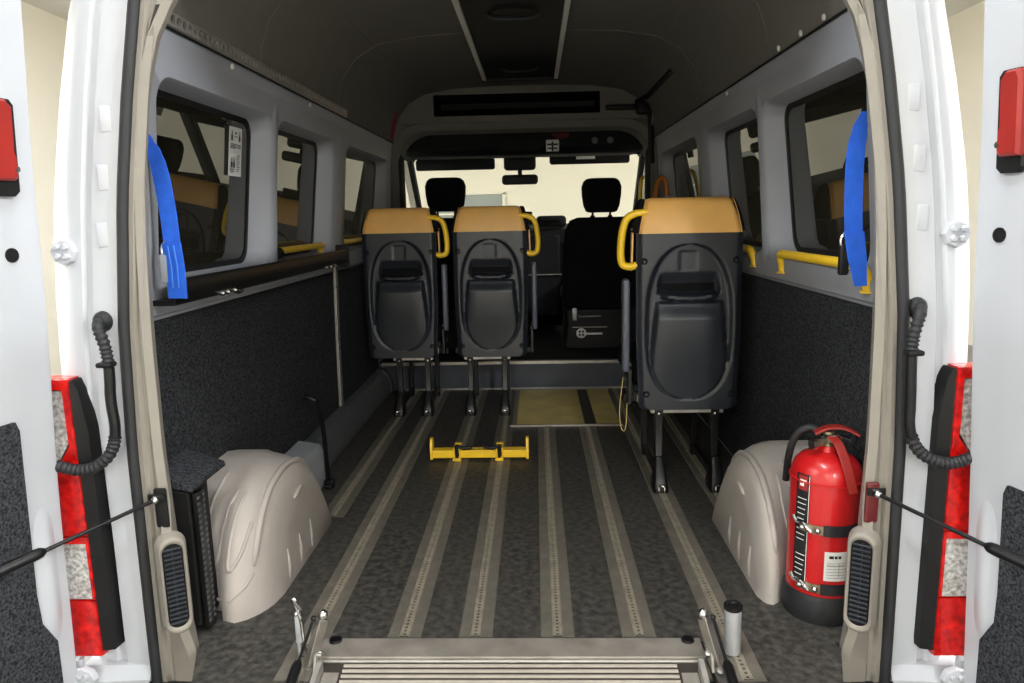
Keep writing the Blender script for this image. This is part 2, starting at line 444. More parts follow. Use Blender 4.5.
# band with the slot
b = MB()
def quad(x0, x1, z0, z1, y=2.93): b.poly([(x0, y, z0), (x1, y, z0), (x1, y, z1), (x0, y, z1)])
quad(-.9, .9, 1.56, 1.612); quad(-.9, -.545, 1.612, 1.80); quad(.47, .9, 1.612, 1.80); quad(-.545, .47, 1.738, 1.80)
for sx, x in ((1, -.545), (1, .47)): b.poly([(x, 2.93, 1.612), (x, 3.10, 1.612), (x, 3.10, 1.738), (x, 2.93, 1.738)])
struct(b, 'trim_13', CEIL, 'grey panel around the storage slot over the cab arch', 'trim', smooth=False)
b = MB(); b.loft([[(x, y, z) for x, z in ((-.545, 1.612), (.47, 1.612), (.47, 1.738), (-.545, 1.738))] for y in (2.93, 3.30)], caps=False); b.poly([(-.545, 3.30, 1.612), (.47, 3.30, 1.612), (.47, 3.30, 1.738), (-.545, 3.30, 1.738)]); o = struct(b, 'trim_5', DEEPBLK, 'dark storage slot above the cab arch', 'storage slot', smooth=False)

PT = {}
# door opening: seal, trim, white rear corners
XS = [(-.12, .857), (.0, .857), (.5, .853), (.77, .841), (1.05, .812), (1.25, .780), (1.45, .741), (1.58, .70), (1.66, .62), (1.70, .48)]
XT = [(-.12, .745), (.0, .758), (.2, .778), (.5, .788), (.75, .785), (.95, .776), (1.15, .758), (1.28, .737), (1.38, .705), (1.45, .665), (1.54, .60), (1.60, .52)]
XO = [(-.3, 1.02), (0, 1.03), (.5, 1.03), (.67, 1.028), (.85, 1.018), (1.05, .996), (1.25, .958), (1.45, .910), (1.6, .85), (1.8, .70)]
zs = [-.12 + .06 * k for k in range(27)]      # to 1.44
for sd in (-1, 1):
    nm = 'left' if sd < 0 else 'right'
    b = MB()
    secs = []
    for z in zs + [1.5, 1.56, 1.62, 1.68]:
        xs, xo = interp(XS, z) + .01, interp(XO, z) - (.016 if sd > 0 else 0)
        if z > 1.5: xs = min(xs, xo - .1)
        xf = xs + .072 - (.02 if z > 1.3 else 0) * 0
        xf = min(xf, xo - .05)
        secs.append([(sd * (xs - .02), -.05, z), (sd * xs, -.098, z), (sd * (xs + .01), -.102, z), (sd * (xf - .008), -.096, z), (sd * xf, -.083, z), (sd * (xf + .012), -.083, z), (sd * (xf + .02), -.09, z),
                     (sd * (xo - .03), -.085, z), (sd * (xo - .01), -.07, z), (sd * xo, -.04, z), (sd * (xo + .008), .02, z)])
    b.loft(secs, closed=False)
    for z in (1.22, 1.10, .98):            # small pressed pads up the flange
        x = interp(XS, z) + .048
        b.rbox((sd * x, -.098, z), (.026, .006, .055), .003, 'y')
    # lower corner piece under the lamp
    b.loft([[(sd * .87, -.10, -.04), (sd * 1.03, -.11, -.035), (sd * 1.035, .02, -.035), (sd * .87, .02, -.04)],
            [(sd * .87, -.115, -.07), (sd * 1.03, -.14, -.06), (sd * 1.04, .02, -.06), (sd * .87, .02, -.07)],
            [(sd * .91, -.115, -.16), (sd * 1.03, -.14, -.16), (sd * 1.04, .02, -.16), (sd * .91, .02, -.16)]])
    struct(b, 'wall_rear_' + nm, WHITE, 'white painted %s rear corner of the van body beside the opening' % nm, 'van body', ang=32)
    # black rubber seal
    b = MB()
    b.tube([(sd * (interp(XS, z)), -.105, z) for z in zs + [1.5, 1.55, 1.6, 1.64]], .0125, 10)
    struct(b, 'trim_%d' % (6 if sd < 0 else 7), RUBBER, 'black rubber seal down the %s side of the rear opening' % nm, 'door seal')
    # beige pillar trim
    b = MB(); secs = []
    for z in zs + [1.49, 1.54, 1.59]:
        xs, xt = interp(XS, z) - .008, interp(XT, z)
        w = xs - xt
        bul = .018 * S(.36, .28, z) * S(-.02, .06, z)
        secs.append([(sd * xs, -.09, z), (sd * (xs - .005), -.106, z), (sd * (xs - .016), -.109, z), (sd * (xs - .021), -.098, z), (sd * (xs - .03), -.098, z), (sd * (xs - .036), -.104, z),
                     (sd * (xt + .018), -.106 - bul, z), (sd * (xt + .001), -.097 - bul * .8, z), (sd * (xt + .008), -.07, z), (sd * (xt + .034), -.03, z), (sd * (xt + .08), .035, z)])
    b.loft(secs, closed=False)
    PT[sd] = struct(b, 'trim_%d' % (8 if sd < 0 else 9), TRIM, 'beige moulded trim on the %s rear door pillar' % nm, 'pillar trim', ang=32)
# white upper ends of the pillar trim are part of the roof; small trim clip on each
# rear sill and bumper step
b = MB(); b.rbox((0, -.205, -.115), (1.92, .23, .07), .02, 'x'); b.rbox((0, -.20, -.32), (2.0, .26, .34), .05, 'x')
struct(b, 'trim_10', RUBBER, 'black plastic rear bumper step below the opening', 'bumper')
for nm_, sd in (('left', -1), ('right', 1)):
    pass

# ------------------------------------------------------------------ rear doors (open about 100 degrees)
XD = [(-.6, 1.03), (-.05, 1.022), (.4, .998), (.85, .968), (1.15, .957), (1.44, .938), (1.9, .89)]
A = math.radians(12)
def door(sd):
    nm = 'left' if sd < 0 else 'right'
    def P(s, z, t=0):      # s along the door from its hinge edge, t out of its inner face
        x = interp(XD, z) - (.022 if sd > 0 else .010 * S(.5, -.1, z)) + math.sin(A) * s - math.cos(A) * t
        y = -.15 - math.cos(A) * s - math.sin(A) * t
        return (sd * x, y, z)
    b = MB(); secs = []
    for z in [-.45 + .1 * k for k in range(23)]:
        secs.append([P(.005, z, -.09), P(-.006, z, -.045), P(0, z, -.010), P(.008, z, -.002), P(.018, z, 0), P(.25, z, .0), P(.70, z, .0), P(.76, z, -.01), P(.775, z, -.09)])
    b.loft(secs)
    # moulded hand recess bulge at the strut mount
    def bump(s_, z):
        return .013 * S(0, .04, s_ - .018) * S(0, .045, .098 - s_) * S(.05, .17, z) * S(.45, .31, z) - .003
    b.loft([[P(.018 + .08 * k / 12, z, bump(.018 + .08 * k / 12, z)) for k in range(13)] for z in [.05 + .40 * q / 24 for q in range(25)]], closed=False)
    d = struct(b, 'door_%d' % (1 if sd < 0 else 2), WHITE, 'open white %s rear door, its inner face showing' % nm, 'van door', ang=30)
    b = MB()   # carpet panel low on the door
    zt = .608 if sd < 0 else .455; se = .098 if sd < 0 else .100
    lo = [(se + .008, zt), (se, zt - .02), (se - .004, .22), (se - .010, .15), (.056, .09), (.050, -.40), (.68, -.40), (.70, -.36), (.70, zt)]
    lo = [(s, z) for s, z in lo]
    b.loft([[P(s, z, -.001) for s, z in lo], [P(s, z, .007) for s, z in lo]])
    b.build('carpet_panel', CARPET, d)
    b = MB(); c0 = Vector(P(.078 if sd < 0 else .066, .945, 0)); nn = (Vector(P(.06, .945, 1)) - Vector(P(.06, .945, 0))).normalized()
    b.lathe(c0, [(.0001, .001), (.0135, .001), (.0145, .003), (.0145, -.002)], nn, 20); b.build('round_plug', DEEPBLK, d)
    # latch: black base with red lever
    s0 = .052 if sd < 0 else .058
    b = MB(); o_ = [(0, 1.07), (.012, 1.06), (.05, 1.06), (.06, 1.07), (.06, 1.235), (.05, 1.245), (.010, 1.245), (0, 1.235)]
    b.loft([[P(s0 + s, z, 0) for s, z in o_], [P(s0 + s, z, .008) for s, z in o_], [P(s0 + .003 + s * .9, z, .012) for s, z in o_]])
    la = b.build('latch', DEEPBLK, d, ang=25)
    b = MB(); o_ = [(.012, 1.096), (.018, 1.09), (.06, 1.09), (.062, 1.098), (.062, 1.228), (.055, 1.242), (.028, 1.242), (.016, 1.23), (.016, 1.142), (.012, 1.132)]
    cen = (.036, 1.165)
    b.loft([[P(s0 + s, z, .011) for s, z in o_], [P(s0 + s, z, .020) for s, z in o_], [P(s0 + cen[0] + (s - cen[0]) * .8, cen[1] + (z - cen[1]) * .94, .026) for s, z in o_]])
    b.build('lever', REDPL, la, ang=25)
    b = MB(); b.lathe(P(s0 + .016, 1.112, .020), [(.0001, .006), (.006, .006), (.008, 0)], nn, 14); b.build('screw', CHROME, la)
    # check strut from the pillar to the door
    st = thing('door_strut', 'black gas strut from the %s pillar to the open rear door' % nm, 'gas strut', (sd * .80, -.11, .387))
    a = Vector((sd * .803, -.125, .386)); e = Vector(P(.50, .335, .012)); m_ = Vector((sd * .885, -.265, .374)) if False else a.lerp(e, .40)
    MB().tube([a, m_], .0045, 10).build('rod', BLKMETAL, st)
    q = m_.lerp(e, .05)
    MB().tube([m_, m_.lerp(e, .02), q, e], [.006, .0105, .0115, .0115], 14).build('cylinder', BLKMETAL, st)
    MB().ball(a, .0095).build('ball_joint', CHROME, st)
    return d
DOORS = {sd: door(sd) for sd in (-1, 1)}
for sd in (-1, 1):
    nm = 'left' if sd < 0 else 'right'
    b = MB(); b.rbox((sd * .797, -.112, .362), (.030, .008, .095), .006, 'y'); b.build('strut_bracket', DEEPBLK if sd < 0 else mat('red_reflection_plate', rgb(96, 28, 30), .4, vary=.05), PT[sd])  # right plate is coloured dark red to stand in for a reflection
    b = MB(); b.box((sd * .803, -.118, .388), (.040, .006, .018)); b.build('strut_seat', BLKMETAL, PT[sd], bevel=.002)

# hinges
for sd in (-1, 1):
    for z, x in ((.945, .962), (-.045, 1.005)) if sd < 0 else ((.945, .944), (-.045, .990)):
        yb = -.085 if z > .5 else -.14
        MB().lathe((sd * x, yb, z), [(.03, 0), (.03, .008), (.026, .014), (.0001, .014)], (0, -1, 0), 8).build('hinge', WHITE, DOORS[sd])
        t = bpy.data.objects[C.objects[-1].name]
        for k in range(4):
            a_ = PI / 4 + PI / 2 * k
            MB().lathe((sd * x + .014 * math.cos(a_), yb - .013, z + .014 * math.sin(a_)), [(.0075, 0), (.0075, .006), (.005, .009), (.0001, .009)], (0, -1, 0), 6).build('bolt', WHITE, t)
        MB().cyl((sd * (x + .026), yb + .02, z - .035), (sd * (x + .026), yb + .02, z + .035), .010).build('barrel', WHITE, t)

# tail lamps
def lamp(sd):
    nm = 'left' if sd < 0 else 'right'
    t = thing('tail_lamp', 'tall red and clear tail lamp on the %s rear corner of the van' % nm, 'tail lamp', (sd * .99, -.08, .0))
    def Q(x, y, z): return (sd * (x - (.018 if sd > 0 else 0)), y, z)
    b = MB()   # black inner gasket strip
    rows = []
    for z, xi in ((0.012, .938), (.03, .936), (.55, .938), (.64, .950), (.664, .960)):
        rows.append([Q(xi, -.08, z), Q(xi + .004, -.118, z), Q(.972, -.125, z), Q(.974, -.08, z)])
    b.loft(rows); b.build('side_strip', DEEPBLK, t)
    def seg(name, pts, m, y=-.128):
        b = MB()
        b.loft([[Q(x, -.08, z) for x, z in pts], [Q(x, y + .008, z) for x, z in pts],
                [Q(.997 + (x - .997) * .95, y, sum(p[1] for p in pts) / len(pts) + (z - sum(p[1] for p in pts) / len(pts)) * .985) for x, z in pts]])
        b.build(name, m, t, ang=25)
    X0, X1 = .968, 1.040
    XB = .983
    seg('upper_red_lens', [(X0, .47), (XB, .52), (XB, .645), (X1, .645), (X1, .668), (X0, .668)], LENSRED)
    seg('upper_clear_lens', [(XB, .525), (X1 - .012, .455), (X1, .455), (X1, .642), (XB, .642)], LENSCLR, -.124)
    seg('middle_red_lens', [(X0, .30), (X1, .30), (X1, .453), (X1 - .014, .453), (XB - .002, .517), (X0, .468)], LENSRED)
    seg('lower_clear_lens', [(XB - .008, .143), (X1, .143), (X1, .283), (XB - .008, .283)], LENSCLR, -.124)
    seg('inner_red_edge', [(X0, .143), (XB - .009, .143), (XB - .009, .283), (X1, .283), (X1, .299), (X0, .299)], LENSRED)
    seg('bottom_red_lens', [(X0, .0), (X1, .0), (X1, .141), (X0, .141)], LENSRED)
lamp(-1); lamp(1)

# door wiring hoses
def hose(sd, path, label):
    t = thing('wiring_hose', label, 'hose', path[0])
    P = chaikin(path, 3)
    n = len(P); k0 = int(n * .30); k1 = int(n * .58)
    def corr(seg, r):
        L = 0; out = [seg[0]]; R = [r]
        # resample finely so that the ribs show
        pts = [seg[0]]
        for a, c in zip(seg, seg[1:]):
            m = max(1, int((c - a).length / .0022))
            for j in range(1, m + 1): pts.append(a.lerp(c, j / m))
        R = [r * (1.06 if (i // 2) % 2 == 0 else .86) for i in range(len(pts))]
        return pts, R
    for nm_, seg, r in (('corrugated_sleeve', P[:k0 + 1], .0122), ('corrugated_sleeve', P[k1:], .0128)):
        pts, R = corr(seg, r); MB().tube(pts, R, 12).build(nm_, RUBBER, t, ang=80)
    MB().tube(P[k0:k1 + 1], .0112, 12).build('smooth_sleeve', BLKMETAL, t)
    b = MB(); p = Vector(path[0]); b.lathe(p + Vector((0, .022, 0)), [(.024, 0), (.022, .012), (.014, .024), (.0001, .024)], (0, -1, 0), 18); b.build('grommet', RUBBER, t)
    q = P[k0]
    MB().rbox((q.x + .0 * sd, q.y - .008, q.z), (.034, .03, .012), .005, 'z').build('clamp', DEEPBLK, t)
hose(-1, [(-.888, -.115, .792), (-.872, -.15, .785), (-.858, -.15, .74), (-.857, -.15, .68), (-.863, -.15, .624), (-.857, -.15, .56), (-.872, -.15, .505), (-.912, -.152, .473), (-.955, -.152, .466), (-1.0, -.15, .478)], 'black corrugated wiring hose looping beside the left tail lamp')
hose(1, [(.868, -.115, .792), (.852, -.15, .785), (.840, -.15, .74), (.840, -.15, .68), (.845, -.15, .60), (.845, -.15, .54), (.866, -.15, .492), (.905, -.152, .468), (.945, -.152, .464), (.98, -.15, .476)], 'black corrugated wiring hose looping beside the right tail lamp')

# pillar vents
for sd in (-1, 1):
    nm = 'left' if sd < 0 else 'right'
    c = Vector((sd * .778, -.124, .178))
    t = thing('pillar_vent', 'tall oval vent with black grille low on the %s rear pillar trim' % nm, 'vent', c)
    M3 = rz(sd * -36)
    lo = rrect(.060, .238, .029, 6); li = rrect(.044, .205, .021, 6)
    def pl(l, d): return [c + M3 @ Vector((u, -d, v)) for u, v in l]
    b = MB(); b.loft([pl(rrect(.068, .252, .033, 6), -.02), pl(lo, .004), pl(rrect(.054, .228, .026, 6), .009), pl(rrect(.048, .212, .023, 6), .008), pl(li, .004)], caps=False)
    b.build('frame', TRIM, t, ang=60)
    b = MB(); b.poly(pl(rrect(.05, .212, .024, 6), .002)); b.build('backing', DEEPBLK, t, smooth=False)
    b = MB()
    for k in range(17):
        z = -.09 + .18 * k / 16
        hw = .018
        b.box(c + M3 @ Vector((0, -.006, z)), (hw * 2, .005, .004), M3 @ rx(30))
    b.box(c + M3 @ Vector((0, -.005, 0)), (.003, .004, .19), M3)
    b.build('grille', BLACKPL, t)

# ------------------------------------------------------------------ things on the floor
# seat tracks
def track(x, y0, y1, label, first=None):
    t = thing('floor_track', label, 'floor track', (x, y0, 0), 'metal seat tracks in the van floor')
    b = MB(); b.prism([(x - .041, .0005), (x + .041, .0005), (x + .038, .003), (x - .038, .003)], y0, y1, 'y'); b.build('base_strip', TRACK, t, smooth=False)
    b = MB()
    pitch = .0150; n = int((y1 - y0) / pitch)
    K = 8; zt = .0062; r = .0046
    for i in range(n):
        yc = y0 + pitch * (i + .5); h = pitch / 2; w = .0105
        sq = [(w, 0), (w, h), (0, h), (-w, h), (-w, 0), (-w, -h), (0, -h), (w, -h)]
        ci = [(r * math.cos(PI / 4 * k), r * math.sin(PI / 4 * k)) for k in range(K)]
        b.loft([[(x + u, yc + v, zt) for u, v in sq], [(x + u, yc + v, zt) for u, v in ci], [(x + u, yc + v, .0032) for u, v in ci]], caps=False)
    b.loft([[(x - .0105, y, zt), (x - .0135, y, .002)] for y in (y0, y0 + pitch * n)], closed=False)
    b.loft([[(x + .0105, y, zt), (x + .0135, y, .002)] for y in (y0, y0 + pitch * n)], closed=False)
    b.build('perforated_rail', RAILM, t, smooth=False, merge=1e-6)
    b = MB(); b.box((x, (y0 + y1) / 2, .0033), (.02, (y1 - y0) * .998, .0006)); b.build('groove', HOLE, t, smooth=False)
track(-.645, .66, 2.45, 'short metal floor track beyond the left wheel arch')
track(-.490, -.22, 2.45, 'metal floor track just inside the left wheel arch')
track(-.268, -.055, 2.45, 'metal floor track under the left end of the yellow bar')
track(-.095, -.055, 2.45, 'metal floor track under the right clamp of the yellow bar')
track(.104, -.055, 1.70, 'metal floor track ending at the left part of the ochre plate')
track(.300, -.055, 1.70, 'metal floor track ending at the middle of the ochre plate')
track(.510, -.22, 2.45, 'metal floor track running to the left leg of the right seat')
track(.706, .70, 2.45, 'metal floor track beyond the right wheel arch under the right seat')
# ochre inlay
t = thing('floor_plate', 'ochre floor plate with aluminium edging in front of the cab step', 'floor plate', (.2, 2.07, 0))
MB().box((.125, 2.07, .004), (.33, .70, .006)).build('panel', OCHRE, t, bevel=.001)
MB().box((.405, 2.07, .004), (.12, .70, .006)).build('panel', OCHRE, t, bevel=.001)
MB().box((.318, 2.07, .0045), (.056, .72, .005)).build('dark_strip', FLOORM, t)
b = MB(); b.box((.20, 1.712, .005), (.54, .016, .009)); b.box((-.050, 2.07, .004), (.022, .70, .008)); b.box((.20, 2.43, .004), (.54, .02, .008)); b.build('edging', ALU, t, bevel=.001)

# yellow locking bar on two tracks
t = thing('locking_bar', 'yellow steel docking bar clamped across two floor tracks', 'bar', (-.18, 1.25, .006))
MB().box((-.182, 1.25, .028), (.392, .045, .034)).build('beam', YELLOW, t, bevel=.004)
for x in (-.382, .018):
    b = MB(); b.prism([(1.222, .006), (1.278, .006), (1.278, .07), (1.262, .094), (1.238, .094), (1.222, .07)], x - .006, x + .006, 'x'); b.build('end_plate', YELLOW, t, bevel=.002)
for x, kx in ((-.275, 1), (-.098, -1)):
    b = MB(); b.box((x, 1.217, .012), (.034, .03, .012)); b.box((x, 1.25, .051), (.032, .06, .010)); b.box((x, 1.223, .032), (.030, .008, .044)); b.box((x, 1.29, .034), (.030, .02, .05))
    c_ = b.build('clamp', YELLOW, t, bevel=.002)
    b = MB(); b.tube([(x + .002, 1.210, .026), (x, 1.216, .056), (x, 1.225, .064)], .0085, 8); b.ball((x, 1.222, .062), .011, 8); b.tube([(x, 1.225, .064), (x + kx * .03, 1.216, .058), (x + kx * .065, 1.222, .060)], [.009, .008, .006], 8); b.build('lever', DEEPBLK, c_)
    b = MB(); b.lathe((x, 1.216, .018), [(.007, 0), (.007, .008), (.0001, .008)], (0, 0, 1), 10); b.build('bolt', BLKMETAL, c_)

# wheel arches
def arch(sd):
    nm = 'left' if sd < 0 else 'right'
    base = [(0.0, 0), (.006, .06), (.025, .13), (.065, .20), (.125, .265), (.205, .308), (.30, .328), (.40, .328), (.495, .308), (.575, .265), (.635, .20), (.675, .13), (.695, .06), (.70, 0)]
    YC = .36
    if sd < 0: XR = [(.626, .16), (.635, .10), (.65, .06), (.68, .025), (.71, .008), (.735, .006), (.76, .07), (.87, .07)]
    else: XR = [(.626, .13), (.64, .09), (.665, .085), (.70, .135), (.74, .18), (.87, .18)]
    secs = []
    for x, sy, szz, dz in ((.866, 1, 1, 0), (.80, 1, 1, 0), (.772, 1, .998, 0), (.75, .995, .99, 0), (.715, .985, .97, 0), (.688, .965, .935, 0), (.666, .94, .885, 0), (.653, .905, .82, 0), (.645, .87, .75, 0), (.639, .83, .68, 0), (.636, .79, .62, 0)):
        y0 = interp(XR, x - .008)
        row = []
        for y, z in base:
            yy = y0 + (y / .70) * (.635 - y0)
            mid = (y0 + .635) / 2
            k = sy + (1 - sy) * S(.22, 0, z) * .75
            yy = mid + (yy - mid) * k
            row.append((sd * (x if z > .04 else x - .003), yy, z * szz))
        secs.append(row)
    t = thing('wheel_arch_cover', 'beige moulded wheel arch cover on the %s of the van floor' % nm, 'wheel arch', (sd * .76, .36, 0))
    b = MB(); b.loft(secs); b.build('shell', ARCH, t, ang=75)
    # raised ridges following the shell
    def on(x, s):
        """point on the shell at depth x and along-arc position s (0..1)"""
        j = 0
        for a, c in zip(secs, secs[1:]):
            x0, x1 = abs(a[3][0]), abs(c[3][0])
            if x1 <= x <= x0:
                f = (x0 - x) / (x0 - x1)
                q = s * (len(a) - 1); i = min(int(q), len(a) - 2); g = q - i
                p0 = Vector(a[i]).lerp(Vector(a[i + 1]), g); p1 = Vector(c[i]).lerp(Vector(c[i + 1]), g)
                return p0.lerp(p1, f)
        return Vector(secs[-1][int(s * (len(base) - 1))])
    def ridge(pts, r):
        b = MB(); r *= 1.35; b.tube([on(x, s) for x, s in pts], [r * .4] + [r] * (len(pts) - 2) + [r * .4], 8); b.build('moulded_rib', ARCH, t, ang=90)
    ridge([(.676, .16 + .045 * k) for k in range(14)], .0075)
    ridge([(.640, .40 + .02 * k) for k in range(6)], .005)
    ridge([(.672, .54 + .02 * k) for k in range(5)], .005)
    if sd < 0:
        ridge(chaikin_2([(.80, .40), (.815, .3), (.82, .2), (.812, .14), (.795, .12), (.778, .15), (.768, .25), (.742, .36)]), .004)
        ridge(chaikin_2([(.722, .36), (.732, .26), (.735, .16), (.722, .15), (.700, .20), (.690, .28)]), .0035)
        ridge([(.80, .05), (.76, .055), (.72, .075), (.69, .11), (.675, .14)], .004)
    else:
        ridge(chaikin_2([(.742, .40), (.755, .30), (.755, .2), (.742, .16), (.722, .20), (.715, .28), (.72, .36)]), .0035)
    for yy in (.21, .31, .41):
        b = MB(); b.tube([(sd * .636, yy, .012), (sd * .634, yy, .06), (sd * .637, yy, .105)], [.003, .006, .003], 8); b.build('moulded_rib', ARCH, t)
def chaikin_2(p):
    return [(q[0], q[1]) for q in chaikin([(a, c, 0) for a, c in p], 2)]
arch(-1); arch(1)

# carpeted box with black slotted panel, left
t = thing('carpeted_box', 'charcoal carpeted box with a slotted black panel between left pillar and wheel arch', 'box', (-.815, .0, 0))
b = MB(); b.prism([(-.855, .02), (-.772, .02), (-.772, .365), (-.855, .385)], -.035, .066, 'y'); b.build('body', DEEPBLK, t, bevel=.004)
b = MB(); b.prism([(-.862, .386), (-.764, .367), (-.760, .372), (-.762, .384), (-.862, .42)], -.036, .15, 'y'); b.build('carpet_top', CARPET, t, bevel=.004)
b = MB(); b.box((-.762, -.008, .185), (.012, .040, .355)); b.build('slotted_panel', BLKMETAL, t, bevel=.002)
b = MB()
for k in range(22):
    for yy in (-.022, .004): b.box((-.7555, yy, .03 + .0152 * k), (.002, .010, .006))
b.build('slot_rows', DUCT, t)

# seat belt stalk, grey block and sill duct on the left
t = thing('sill_duct', 'dark grey boxed duct along the foot of the left wall', 'duct', (-.83, 1.7, 0))
b = MB(); b.prism([(-.862, .002), (-.79, .002), (-.785, .03), (-.79, .085), (-.825, .135), (-.862, .145)], 1.03, 2.44, 'y'); b.build('cover', DUCT, t, bevel=.006)
b = MB(); b.prism([(-.862, .002), (-.786, .002), (-.781, .03), (-.786, .087), (-.823, .14), (-.862, .15)], 2.40, 2.462, 'y'); b.build('end_collar', DUCT, t, bevel=.003)
o = MB().prism([(-.86, .004), (-.752, .004), (-.748, .10), (-.775, .155), (-.86, .17)], .79, 1.0, 'y').build('socket_box', GREYPL, bevel=.008); tag(rebase(o, (-.80, .9, .004)), 'light grey plastic box on the floor before the left wheel arch', 'box')
t = thing('seat_belt', 'black seat belt with buckle standing by the left wheel arch', 'seat belt', (-.715, .96, 0))
pb = Vector((-.732, .93, .02)); pt_ = Vector((-.772, .98, .33))
MB().ribbon(chaikin([pt_, pt_.lerp(pb, .3) + Vector((.012, 0, 0)), pt_.lerp(pb, .7) + Vector((.006, 0, 0)), pb], 2), (.35, 1, 0), .022, .004).build('webbing', BLKFAB, t)
MB().rbox((-.794, .97, .338), (.050, .018, .024), .006, 'x', rot=ry(25)).build('buckle', BLKMETAL, t)
MB().rbox((-.728, .93, .02), (.035, .035, .034), .006, 'z').build('anchor', BLKMETAL, t)
MB().tube([(-.715, .905, .012), (-.715, .895, .02), (-.735, .893, .022)], .003, 8).build('anchor_ring', CHROME, t)
# aluminium strip on the left wall
t = thing('wall_strip', 'upright grey metal strip screwed to the left wall carpet', 'wall strip', (-.858, 1.62, .12))
b = MB(); b.loft([[(-.862, y0, z), (-.848, y0, z), (-.848, y0 + .036, z), (-.862, y0 + .036, z)] for z, y0 in ((.145, 1.585), (.5, 1.60), (.795, 1.628))]); b.build('strip', ALUMATT, t, bevel=.003)
for z in (.2, .42, .46, .70):
    MB().lathe((-.848, 1.615, z), [(.005, 0), (.004, .003), (.0001, .003)], (1, 0, 0), 10).build('screw', BLKMETAL, t)

# ------------------------------------------------------------------ ramp
t = thing('ramp', 'ribbed aluminium folding ramp hinged to the rear sill', 'ramp', (-.02, -.2, 0))
RX0, RX1 = -.445, .425
b = MB(); b.box(((RX0 + RX1) / 2, -.0985, -.003), (RX1 - RX0 + .03, .077, .014)); b.build('hinge_plate', PLATE, t, bevel=.003)
MB().cyl((RX0, -.140, -.005), (RX1, -.140, -.005), .004, n=10).build('hinge_tube', ALUMATT, t)
# deck sloping to the ground
def RP(x, s, h): 
    a_ = math.radians(14.2); return (x, -.143 - s * math.cos(a_) - h * math.sin(a_) * 0, -.008 - s * math.sin(a_) + h - .0)
b = MB(); b.loft([[RP(x, s, h) for x, h in ((RX0, -.03), (RX1, -.03), (RX1, 0), (RX0, 0))] for s in (0, 2.42)]); 
b.build('deck', HOLE, t, smooth=False)  # dark deck colour stands in for shade in the gaps between ribs
b = MB()
for k in range(165):
    s = .008 + k * .0145
    b.loft([[RP(x, s - .0034, .0), RP(x, s - .0022, .0035), RP(x, s + .0022, .0035), RP(x, s + .0034, .0)] for x in (RX0 + .055, RX1 - .055)])
b.build('rib_pattern', mat('worn_ribs', rgb(172, 165, 156), .45, .25, vary=.08, scale=25), t, smooth=False)
for x in (RX0 + .005, RX1 - .005):
    b = MB(); b.loft([[RP(x + dx, s, h) for dx, h in ((-.006, -.03), (.006, -.03), (.006, .03), (-.006, .03))] for s in (.02, 2.40)]); b.build('side_rail', ALUMATT, t, smooth=False)
for x in (RX0 + .031, RX1 - .031):
    b = MB(); b.loft([[RP(x + dx, s, h) for dx, h in ((-.018, 0), (.018, 0), (.018, .004), (-.018, .004))] for s in (.03, 2.38)]); b.build('side_strip', PLATE, t, smooth=False)
for x in (-.43, .41):
    MB().lathe((x, -.072, .003), [(.016, 0), (.014, .006), (.0001, .006)], (0, 0, 1), 14).build('bolt', BLKMETAL, t)
# ramp lifting arms and gas struts
RAMP = t
for sd, xo, lab in ((-1, -.015, 'left'), (1, .010, 'right')):
    X = lambda v: sd * v + xo
    b = MB(); b.tube([(X(.418), -.150, .110), (X(.446), -.172, .008)], .016, 4); t = b.build('lifting_arm', ALU, RAMP, bevel=.002)
    MB().ball((X(.415), -.150, .119), .0115).build('ball', CHROME, t)
    MB().cyl((X(.446), -.166, .0), (X(.452), -.215, -.02), .010).build('pivot', ALUMATT, t)
    b = MB(); b.prism([(-.12, .0), (-.19, .0), (-.165, .06), (-.15, .085), (-.14, .06)], X(.432) - .003, X(.432) + .003, 'x'); b.build('gusset', ALUMATT, t, bevel=.001)
    MB().lathe((X(.425), -.165, .03), [(.008, -.006), (.008, .006), (.0001, .006)], (1, 0, 0), 10).build('bolt', CHROME, t)
    s = thing('ramp_strut', 'black gas strut running down beside the %s edge of the ramp' % lab, 'gas strut', (X(.44), -.15, .11))
    a = Vector((X(.438), -.148, .108)); e = Vector((X(.466), -.80, -.14)); m_ = a.lerp(e, .16)
    MB().tube([a, m_], .0035, 8).build('rod', BLKMETAL, s)
    MB().tube([m_, m_.lerp(e, .02), e], [.008, .0115, .0115], 14).build('cylinder', BLKMETAL, s)
    MB().ball(a, .007).build('joint', BLKMETAL, s)
# silver post on the right
t = thing('locking_post', 'short silver post with black cap beside the right ramp arm', 'post', (.50, -.12, 0))
MB().lathe((.50, -.12, .0066), [(.019, 0), (.019, .104), (.017, .106), (.0001, .106)], (0, 0, 1), 24).build('post', SILVER, t)
MB().lathe((.50, -.12, .111), [(.017, 0), (.021, .003), (.021, .012), (.012, .014), (.010, .010), (.0001, .010)], (0, 0, 1), 24).build('cap', DEEPBLK, t)
# chrome spring clip on the left
t = thing('latch_clip', 'shiny metal spring clip standing left of the ramp arm', 'clip', (-.485, -.16, .0))
b = MB(); b.tube(chaikin([(-.474, -.15, .008), (-.478, -.155, .05), (-.477, -.16, .11), (-.487, -.16, .14), (-.492, -.165, .168), (-.486, -.17, .168), (-.476, -.165, .14)], 2), .0042, 8); b.build('hook_wire', CHROME, t)
b = MB(); b.tube([(-.490, -.15, .008), (-.489, -.155, .06)], .004, 8); b.rbox((-.487, -.157, .09), (.013, .008, .075), .003, 'z'); b.build('clip_body', SILVER, t)
MB().ball((-.487, -.163, .128), .006).build('rivet', CHROME, t)

